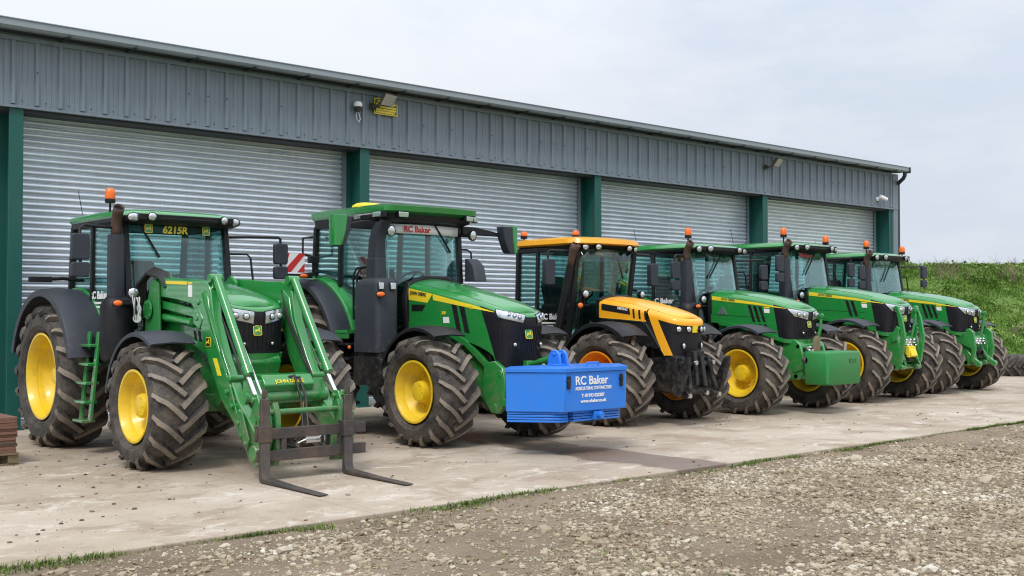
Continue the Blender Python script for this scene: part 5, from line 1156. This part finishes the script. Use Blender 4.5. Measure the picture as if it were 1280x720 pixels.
def concrete():
    m,nt,b=new_mat('yard_concrete'); tc=nt.nodes.new('ShaderNodeTexCoord'); P=tc.outputs['Object']
    wp=nt.nodes.new('ShaderNodeTexNoise'); wp.inputs['Scale'].default_value=1.3; wp.inputs['Detail'].default_value=4; nt.links.new(P,wp.inputs['Vector'])
    wv=nt.nodes.new('ShaderNodeVectorMath'); wv.operation='MULTIPLY_ADD'; nt.links.new(wp.outputs['Color'],wv.inputs[0]); wv.inputs[1].default_value=(.9,.9,0); nt.links.new(P,wv.inputs[2]); Q=wv.outputs['Vector']
    c=mixnodes(nt,mrange(nt,noise(nt,P,.45,8,.65),.32,.68),(.35,.28,.205),(.49,.42,.335))
    c=mixnodes(nt,mrange(nt,noise(nt,Q,1.1,10,.74),.49,.62,0,.75),c,(.275,.205,.145))                     # dried mud
    c=mixnodes(nt,mrange(nt,noise(nt,Q,1.7,12,.80,(.7,1.3,1),.6),.53,.62,0,.75),c,(.62,.565,.49))      # pale worn patches
    c=mixnodes(nt,mrange(nt,noise(nt,Q,3.4,12,.82,(.6,1.5,1),-.5),.57,.64,0,.8),c,(.68,.64,.58))       # scuffs
    c=mixnodes(nt,mrange(nt,noise(nt,Q,4.2,12,.8,(.6,1.4,1),.2),.57,.65,0,.75),c,(.20,.145,.10))         # trodden soil
    c=mixnodes(nt,mrange(nt,noise(nt,P,55,4,.7),.40,.70,0,.35),c,(.24,.20,.165))
    # cast bay joints and hairline cracks
    br=nt.nodes.new('ShaderNodeTexBrick'); br.offset=0; br.inputs['Color1'].default_value=(0,0,0,1); br.inputs['Color2'].default_value=(0,0,0,1); br.inputs['Mortar'].default_value=(1,1,1,1)
    br.inputs['Scale'].default_value=1; br.inputs['Mortar Size'].default_value=.007; br.inputs['Mortar Smooth'].default_value=.3; br.inputs['Brick Width'].default_value=6; br.inputs['Row Height'].default_value=4.46
    nt.links.new(P,br.inputs['Vector']); c=mixnodes(nt,math2(nt,'MULTIPLY',br.outputs['Color'],.55),c,(.17,.13,.10))
    sp=nt.nodes.new('ShaderNodeSeparateXYZ'); nt.links.new(P,sp.inputs['Vector'])
    # under the machines the slab is oilier
    # wet run-off from under the big tractor, out to the edge
    w=noise(nt,P,1.1,5,.6)
    ux=math2(nt,'ADD',math2(nt,'MULTIPLY',sp.outputs['X'],1.0),math2(nt,'MULTIPLY',sp.outputs['Y'],.62))   # along/perp coords
    # centre line from (4.0,-5.6) to (6.2,-8.9)
    px_=math2(nt,'SUBTRACT',sp.outputs['X'],4.35); py_=math2(nt,'SUBTRACT',sp.outputs['Y'],-5.7)
    dx,dy=(WET[1][0]-WET[0][0]),(WET[1][1]-WET[0][1]); L=math.hypot(dx,dy); dx/=L; dy/=L
    px_=math2(nt,'SUBTRACT',sp.outputs['X'],WET[0][0]); py_=math2(nt,'SUBTRACT',sp.outputs['Y'],WET[0][1])
    al=math2(nt,'ADD',math2(nt,'MULTIPLY',px_,dx),math2(nt,'MULTIPLY',py_,dy)); pe=math2(nt,'ADD',math2(nt,'MULTIPLY',px_,-dy),math2(nt,'MULTIPLY',py_,dx))
    pe=math2(nt,'ADD',pe,math2(nt,'MULTIPLY',math2(nt,'SUBTRACT',w,.5),.9))
    pe=math2(nt,'ABSOLUTE',pe,0)
    mask=math2(nt,'MULTIPLY',math2(nt,'MULTIPLY',mrange(nt,pe,.40,.50,1,0),mrange(nt,al,-1.2,-.6,0,1)),mrange(nt,al,L+.2,L+.9,1,0))
    c=mixnodes(nt,math2(nt,'MULTIPLY',mask,.82),c,(.155,.115,.09))
    nt.links.new(c,b.inputs['Base Color'])
    nt.links.new(mrange(nt,mask,0,1,.85,.5),b.inputs['Roughness'])
    bp=nt.nodes.new('ShaderNodeBump'); bp.inputs['Strength'].default_value=.5; bp.inputs['Distance'].default_value=.012
    nt.links.new(math2(nt,'ADD',noise(nt,P,14,8,.7),noise(nt,P,3,5)),bp.inputs['Height']); nt.links.new(bp.outputs['Normal'],b.inputs['Normal'])
    return m
WET=((4.30,-5.4),(4.30,-8.9))
M['concrete']=concrete()
def dirt():
    m,nt,b=new_mat('stony_soil'); tc=nt.nodes.new('ShaderNodeTexCoord'); P=tc.outputs['Object']
    c=mixnodes(nt,mrange(nt,noise(nt,P,.8,7),.3,.7),(.185,.138,.095),(.295,.232,.17))
    c=mixnodes(nt,mrange(nt,noise(nt,P,22,8,.75),.5,.7,0,.8),c,(.33,.28,.215))
    c=mixnodes(nt,mrange(nt,noise(nt,P,45,5,.7),.55,.75,0,.7),c,(.10,.08,.06))
    c=mixnodes(nt,mrange(nt,noise(nt,P,1.6,6),.62,.74,0,.35),c,(.07,.09,.025))
    nt.links.new(c,b.inputs['Base Color']); b.inputs['Roughness'].default_value=.95; b.inputs['Specular IOR Level'].default_value=.15
    bp=nt.nodes.new('ShaderNodeBump'); bp.inputs['Strength'].default_value=.9; bp.inputs['Distance'].default_value=.03
    nt.links.new(noise(nt,P,26,8,.7),bp.inputs['Height']); nt.links.new(bp.outputs['Normal'],b.inputs['Normal'])
    return m
M['dirt']=dirt()
def island_mat(name,stops,rough=.9,trans=0,noisescale=.5):
    m,nt,b=new_mat(name); g=nt.nodes.new('ShaderNodeNewGeometry'); cr=nt.nodes.new('ShaderNodeValToRGB'); cr.color_ramp.interpolation='LINEAR'
    el=cr.color_ramp.elements
    while len(el)<len(stops): el.new(.5)
    for e,(p,c) in zip(el,stops): e.position=p; e.color=(*c,1)
    tc=nt.nodes.new('ShaderNodeTexCoord'); n=noise(nt,tc.outputs['Object'],noisescale,5)
    v=math2(nt,'ADD',math2(nt,'MULTIPLY',g.outputs['Random Per Island'],.62),math2(nt,'MULTIPLY',mrange(nt,n,.3,.7),.38))
    nt.links.new(v,cr.inputs['Fac']); nt.links.new(cr.outputs['Color'],b.inputs['Base Color']); b.inputs['Roughness'].default_value=rough; b.inputs['Specular IOR Level'].default_value=.25
    return m
M['stone']=island_mat('limestone_gravel',[(0,(.11,.083,.054)),(.25,(.245,.19,.125)),(.5,(.345,.287,.20)),(.78,(.43,.375,.285)),(1,(.63,.59,.51))],.9,noisescale=.9)
M['crumb']=island_mat('soil_crumb',[(0,(.07,.05,.035)),(.6,(.17,.125,.085)),(1,(.40,.35,.28))],.95)
M['grass']=island_mat('grass_blades',[(0,(.05,.085,.014)),(.4,(.095,.15,.028)),(.7,(.15,.20,.045)),(1,(.27,.24,.11))],.8,noisescale=1.5)
M['bankleaf']=island_mat('bank_leaves',[(0,(.060,.13,.020)),(.3,(.115,.235,.032)),(.6,(.175,.315,.05)),(.82,(.25,.345,.08)),(1,(.36,.33,.165))],.75,noisescale=.28)
M['deadstem']=island_mat('dead_stems',[(0,(.13,.095,.065)),(1,(.33,.26,.19))],.9)
def turf():
    m,nt,b=new_mat('rough_turf'); tc=nt.nodes.new('ShaderNodeTexCoord'); P=tc.outputs['Object']
    c=mixnodes(nt,mrange(nt,noise(nt,P,.5,8),.35,.65),(.09,.18,.03),(.18,.24,.06)); c=mixnodes(nt,mrange(nt,noise(nt,P,6,6,.7),.5,.7,0,.6),c,(.20,.17,.085))
    nt.links.new(c,b.inputs['Base Color']); b.inputs['Roughness'].default_value=.95; return m
M['turf']=turf()

def np_mesh(name,V,F,mat,smooth=False):
    """V (n,3), F (m,k) arrays -> one object"""
    me=bpy.data.meshes.new(name); k=F.shape[1]
    me.vertices.add(len(V)); me.vertices.foreach_set('co',np.ascontiguousarray(V,dtype=np.float32).ravel())
    me.loops.add(F.size); me.loops.foreach_set('vertex_index',np.ascontiguousarray(F,dtype=np.int32).ravel())
    me.polygons.add(len(F)); me.polygons.foreach_set('loop_start',np.arange(0,F.size,k,dtype=np.int32))
    me.polygons.foreach_set('use_smooth',np.full(len(F),smooth)); me.update(calc_edges=True); me.validate()
    me.materials.append(M[mat]); o=bpy.data.objects.new(name,me); C.objects.link(o); return o
rs=np.random.RandomState(3)
# wide land
mb=MB(); mb.add([(-300,-300,-.16),(400,-300,-.16),(400,400,-.16),(-300,400,-.16)],[(0,1,2,3)]); tag(mb.build('ground','turf'),kind='structure')
EDGE=-8.88
mb=MB(); mb.prism([(-40,EDGE),(25.6,EDGE),(25.6,.62),(-40,.62)],'z',-.14,0); tag(mb.build('concrete_yard','concrete',bevel=.012),kind='structure')
def vnoise(x,y,s,seed):
    r=np.random.RandomState(seed); G=r.rand(128,128); xs,ys=x/s,y/s; i=np.floor(xs).astype(int); j=np.floor(ys).astype(int); u=xs-i; v=ys-j
    u=u*u*(3-2*u); v=v*v*(3-2*v); g=lambda a,b:G[a%128,b%128]
    return (g(i,j)*(1-u)+g(i+1,j)*u)*(1-v)+(g(i,j+1)*(1-u)+g(i+1,j+1)*u)*v
def gz(x,y): return -.026+.045*(vnoise(x,y,1.7,1)-.5)+.03*(vnoise(x,y,.45,2)-.5)-.010*np.clip((EDGE-y)/3,0,1)
nx,ny=420,110
X,Y=np.meshgrid(np.linspace(-24,40,nx),np.r_[np.linspace(-26,-15.5,12),np.linspace(-15.2,EDGE-.004,ny-12)])
Z=gz(X,Y); V=np.stack([X,Y,Z],-1).reshape(-1,3); I=np.arange(nx*ny).reshape(ny,nx)
F=np.stack([I[:-1,:-1],I[:-1,1:],I[1:,1:],I[1:,:-1]],-1).reshape(-1,4)
tag(np_mesh('track',V,F,'dirt',True),kind='structure')
# loose stone
def ico():
    bm=bmesh.new(); bmesh.ops.create_icosphere(bm,subdivisions=1,radius=1); v=np.array([p.co[:] for p in bm.verts]); f=np.array([[q.index for q in p.verts] for p in bm.faces]); bm.free(); return v,f
iv,if_=ico()
def scatter_stones(n,xr,yr,smin,smax,name=None,dens=True):
    x=rs.uniform(*xr,n); y=rs.uniform(*yr,n)
    # keep those in a wedge the camera could see, plus margin
    d=np.stack([x+5.4,y+16.72],-1); f=d@np.array([.6633,.7483]); r=d@np.array([.7483,-.6633])
    k=(f>5.5)&(np.abs(r)<.52*f+1.2)
    if dens:
        q=vnoise(x,y,1.3,9)*.6+vnoise(x,y,.5,10)*.4; k&=rs.rand(n)<np.clip((q-.25)*3.2,.12,1)
        k&=rs.rand(n)<np.clip((EDGE-y-.1)/.8,.10,1)
    x,y=x[k],y[k]; n=len(x)
    s=smin+(smax-smin)*rs.rand(n)**2.6
    sc=s[:,None]*np.stack([rs.uniform(.75,1.35,n),rs.uniform(.7,1.15,n),rs.uniform(.38,.75,n)],-1)
    V=iv[None]*(1+rs.uniform(-.26,.26,(n,len(iv),1))); V=V*sc[:,None]
    a=rs.rand(n)*2*PI; t=rs.normal(0,.28,n); ca,sa,ct,st=np.cos(a),np.sin(a),np.cos(t),np.sin(t)
    Vx=V[...,0]*ct[:,None]+V[...,2]*st[:,None]; Vz=-V[...,0]*st[:,None]+V[...,2]*ct[:,None]; Vy=V[...,1]
    V=np.stack([Vx*ca[:,None]-Vy*sa[:,None],Vx*sa[:,None]+Vy*ca[:,None],Vz],-1)
    z=gz(x,y)+sc[:,2]*rs.uniform(.05,.55,n)
    V+=np.stack([x,y,z],-1)[:,None]
    Fc=if_[None]+(np.arange(n)*len(iv))[:,None,None]
    return V.reshape(-1,3),Fc.reshape(-1,3)
parts=[scatter_stones(95000,(-5,15),(-14.6,EDGE-.03),.008,.033),scatter_stones(420,(-4,14),(-14.4,EDGE-.3),.03,.075,dens=True),scatter_stones(42000,(-5,15),(-14.6,EDGE-.03),.004,.013,dens=False)]
off=0;VV=[];FF=[]
for v,f in parts: VV.append(v);FF.append(f+off);off+=len(v)
tag(np_mesh('gravel',np.concatenate(VV),np.concatenate(FF),'stone'),kind='stuff')

n=5200; x=rs.uniform(-6,25,n); y=EDGE+.02+8.6*rs.rand(n)**1.1; q=vnoise(x,y,1.9,91)*.6+vnoise(x,y,.5,92)*.4; k=rs.rand(n)<np.clip((q-.45)*3,.05,1); x,y=x[k],y[k]; n=len(x)
s_=.004+.018*rs.rand(n)**4; V=iv[None]*(1+rs.uniform(-.3,.3,(n,len(iv),1)))*s_[:,None,None]*np.array([1.2,1,.55]); V+=np.stack([x,y,s_*.3],-1)[:,None]
tag(np_mesh('soil_crumbs',V.reshape(-1,3),(if_[None]+(np.arange(n)*len(iv))[:,None,None]).reshape(-1,3),'crumb'),kind='stuff')

def blades(n,pos,h,w,lean,curl=.4):
    """pos (n,3); tapering two-segment blades"""
    a=rs.rand(n)*2*PI; d=np.stack([np.cos(a),np.sin(a),0*a],-1); s=np.stack([-np.sin(a),np.cos(a),0*a],-1)
    h=h[:,None]; w=w[:,None]; l=lean[:,None]; up=np.array([0,0,1.])
    b0=pos-s*w; b1=pos+s*w; m=pos+up*h*.6+d*h*l*.4; m0=m-s*w*.8; m1=m+s*w*.8; tp=pos+up*h*(1-.25*l)+d*h*l*1.2; t0=tp-s*w*.15; t1=tp+s*w*.15
    V=np.stack([b0,b1,m1,m0,t1,t0],1); F=np.array([[0,1,2,3],[3,2,4,5]])[None]+(np.arange(n)*6)[:,None,None]
    return V.reshape(-1,3),F.reshape(-1,4)
n=60000
x=rs.uniform(-6,26,n); y=EDGE-.012-np.abs(rs.normal(0,.10,n))*np.clip(vnoise(x*0+rs.rand(n)*0+x,x*0,1.4,77)*2.2-.3,.15,1.6); q=vnoise(x,y*2,.9,21)*.6+vnoise(x,y,.3,22)*.4
k=rs.rand(n)<np.clip((q-.34)*1.2,.06,.36)*np.where(x<2.5,1.0,.75); x,y,q=x[k],y[k],q[k]; n=len(x)
pos=np.stack([x,y,gz(x,y)-.004],-1)
v,f=blades(n,pos,rs.uniform(.012,.055,n)*(.45+q),rs.uniform(.002,.0055,n),rs.uniform(.2,1.3,n))
tag(np_mesh('grass_verge',v,f,'grass'),kind='stuff')
n=5000; x=rs.uniform(-4,14,n); y=rs.uniform(-13.5,EDGE-.2,n); q=vnoise(x,y,.8,31)*.65+vnoise(x,y,.25,32)*.35; k=q>.74; x,y=x[k],y[k]; n=len(x)
v,f=blades(n,np.stack([x,y,gz(x,y)],-1),rs.uniform(.012,.04,n),rs.uniform(.003,.007,n),rs.uniform(.5,1.5,n)); tag(np_mesh('weeds',v,f,'grass'),kind='stuff')

# ------------------------------------------------------------------ earth bank beyond the yard
CAM=np.array([-5.4016,-16.7234,1.688]); Fh=np.array([.6632,.7484]); Rh=np.array([.7484,-.6632])
def bank_z(a,b):   # a across, b away (metres from the camera)
    t=np.clip((b-42.5)/11.5,0,1); z=3.98*(t**1.15)*(1-.12*np.sin(PI*t)); back=np.clip((b-56)/12,0,1)
    z=z*(1-back*back*(3-2*back))
    return z+(.24*(vnoise(a,b,2.6,41)-.5)+.14*(vnoise(a,b,.9,42)-.5))*np.clip((b-43)/1.5,0,1)+.10*(vnoise(a,b,6,43)-.5)*t-.02
def bank_xyz(a,b):
    return np.stack([CAM[0]+Fh[0]*b+Rh[0]*a,CAM[1]+Fh[1]*b+Rh[1]*a,bank_z(a,b)],-1)
A,B=np.meshgrid(np.linspace(4,60,200),np.linspace(31.2,68,120))
# keep clear of the shed
V=bank_xyz(A,B); V[...,2]-=np.where(B<43,.06+.0*B,0)
I=np.arange(A.size).reshape(A.shape); F=np.stack([I[:-1,:-1],I[:-1,1:],I[1:,1:],I[1:,:-1]],-1).reshape(-1,4)
P=V.reshape(-1,3); c=P[F].mean(1); F=F[~((c[:,0]<25.7)&(c[:,1]<15.5)&(c[:,1]>-12))]
tag(np_mesh('earth_bank',P,F,'turf',True),kind='structure')
n=210000
a=rs.uniform(12,34,n); b=42.3+13.2*rs.rand(n)**.9; q=vnoise(a,b,1.1,51)*.6+vnoise(a,b,.4,52)*.4
k=rs.rand(n)<np.clip(.25+q*1.1,0,1); a,b,q=a[k],b[k],q[k]; n=len(a); pos=bank_xyz(a,b)-np.array([0,0,.01])
v1,f1_=blades(n,pos,rs.uniform(.07,.26,n)*(.4+q),rs.uniform(.005,.014,n)*(.6+q*.8),rs.uniform(.3,1.6,n))
# broad leaves (docks, nettles)
n=9000; a=rs.uniform(12,34,n); b=43.0+12*rs.rand(n)**1.25; q=vnoise(a,b,1.6,61)*.6+vnoise(a,b,.5,62)*.4; k=q>.52; a,b=a[k],b[k]; n=len(a)
pos=bank_xyz(a,b)+np.stack([0*a,0*a,rs.uniform(.03,.2,n)],-1)
v2,f2_=blades(n,pos,rs.uniform(.05,.12,n),rs.uniform(.028,.06,n),rs.uniform(1.0,2.2,n))
o=tag(np_mesh('bank_grass',np.concatenate([v1,v2]),np.concatenate([f1_,f2_+len(v1)]),'bankleaf'),kind='stuff')
n=16000; a=rs.uniform(10,34,n); b=rs.uniform(31.5,44,n); pos=bank_xyz(a,b); k=(pos[:,0]>25.7); pos=pos[k]; n=len(pos); pos[:,2]=-.06
v,f=blades(n,pos,rs.uniform(.08,.26,n),rs.uniform(.006,.016,n),rs.uniform(.3,1.2,n)); tag(np_mesh('rough_grass',v,f,'grass'),kind='stuff')

def dead_shrub(a,b,w,h,nst,label,seed,name='dead_shrub',cat='shrub',mat='deadstem'):
    r=random.Random(seed); base=Vector(bank_xyz(np.array([a]),np.array([b]))[0]); E=empty(name,base); tag(E,label,cat)
    mb=MB()
    for k in range(nst):
        x,y=r.gauss(0,w*.30),r.gauss(0,w*.2); p=Vector((x,y,float(0)-.05)); d=Vector((r.gauss(0,.35),r.gauss(0,.3),1)).normalized(); L=h*r.uniform(.5,1.1); pts=[p]
        for i in range(4): d=(d+Vector((r.gauss(0,.18),r.gauss(0,.18),-.05))).normalized(); pts.append(pts[-1]+d*L/4)
        mb.tube(pts,[.009,.008,.006,.005,.003],4)
        for i in range(1,4):
            for q in range(2):
                e=(d+Vector((r.gauss(0,.7),r.gauss(0,.6),.15))).normalized(); mb.tube([pts[i],pts[i]+e*L*.16,pts[i]+e*L*.30+Vector((0,0,.03))],[.005,.004,.002],3)
    mb.build('stems',mat,E,recalc=False); return E
def ab(u,dep): return ((u-640)/1399.3*dep,dep)
a,b=ab(1186,52.5); dead_shrub(a,b,3.0,1.1,48,'wide patch of dead brown stems high on the green bank',3)
a,b=ab(1263,52.5); dead_shrub(a,b,1.8,1.3,28,'dead brown stems on the bank at the right edge of the photo',8)
a,b=ab(1218,55); dead_shrub(a,b,.5,.55,7,'thin dark weed sticking up from the crest of the bank',12,'weed','weed')
a,b=ab(1268,55); dead_shrub(a,b,.5,.5,7,'short dark weed on the bank crest at the far right',14,'weed','weed')
a,b=ab(1268,45.5); dead_shrub(a,b,1.0,.55,16,'low dead plant at the foot of the grassy bank',17)

# ------------------------------------------------------------------ old tyres lying flat at the yard's end
key=('tyre',.86,.54,.50,22); tm=tyre_mesh(.86,.54,.50,22,key).copy()
M['oldtread']=rubber('old_tyre_rubber',.02,.028)
tm.materials.clear()
for k_ in ('rub','rub','oldtread'): tm.materials.append(M[k_])
for i,(u,lab) in enumerate(((1259,'big black tyre lying flat behind the last tractor, half hidden by its front wheel'),(1336,'big black tyre lying flat at the right edge, mostly out of the photo'))):
    dep=30.45; x=CAM[0]+Fh[0]*dep+Rh[0]*(u-640)/1399.3*dep; y=CAM[1]+Fh[1]*dep+Rh[1]*(u-640)/1399.3*dep
    o=bpy.data.objects.new('tyre',tm); C.objects.link(o); o.location=(x,y,.262); o.rotation_euler=(0,PI/2,.3+i*.2); tag(o,lab,'tyre','old tyres lying at the end of the yard')

# ------------------------------------------------------------------ sky, sun, camera
w=bpy.data.worlds.new('World'); bpy.context.scene.world=w; w.use_nodes=True; nt=w.node_tree; bg=nt.nodes['Background']
EL,AZ=52,235      # sun elevation and compass-like azimuth used for both lamp and sky
sky=nt.nodes.new('ShaderNodeTexSky'); sky.sky_type='NISHITA'; sky.sun_disc=False; sky.sun_elevation=R(EL); sky.sun_rotation=R(AZ); sky.air_density=1.2; sky.dust_density=2.5
tc=nt.nodes.new('ShaderNodeTexCoord'); D=tc.outputs['Generated']
n1=noise(nt,D,1.7,7,.55,(1,1,2.4)); n2=noise(nt,D,4.2,8,.6,(1,1,3.5))
cl=mixnodes(nt,mrange(nt,n1,.38,.62),(5.6,6.15,7.05),(7.0,7.25,7.75))
cl=mixnodes(nt,mrange(nt,n2,.5,.75,0,.5),cl,(7.2,7.4,7.8))
fac=mrange(nt,n1,.25,.6,.86,.98)
sz=nt.nodes.new('ShaderNodeSeparateXYZ'); nt.links.new(D,sz.inputs['Vector'])
zen=mrange(nt,sz.outputs['Z'],.12,.9,1.0,1.9)     # an overcast sky is brighter overhead than at the horizon
vm=nt.nodes.new('ShaderNodeVectorMath'); vm.operation='SCALE'; nt.links.new(cl,vm.inputs[0]); nt.links.new(zen,vm.inputs['Scale']); cl=vm.outputs['Vector']
col=mixnodes(nt,fac,sky.outputs['Color'],cl)
nt.links.new(col,bg.inputs['Color']); bg.inputs['Strength'].default_value=.095
sl=bpy.data.lights.new('Sun','SUN'); sl.energy=1.5; sl.angle=R(14); sl.color=(1,.965,.91); so=bpy.data.objects.new('Sun',sl); C.objects.link(so)
so.rotation_euler=(R(90-EL),0,R(180-AZ))
cam=bpy.data.cameras.new('Camera'); co=bpy.data.objects.new('Camera',cam); C.objects.link(co); bpy.context.scene.camera=co
cam.sensor_width=36; cam.lens=1399.3/1280*36; cam.clip_end=2000
co.location=CAM; yaw=.8463; pitch=.022
co.rotation_euler=(PI/2+pitch,0,yaw-PI/2)
v=bpy.context.scene.view_settings; v.view_transform='Standard'; v.look='None'; v.exposure=0.38; v.gamma=1; v.use_curve_mapping=False
bpy.context.scene.cycles.filter_width=1.15
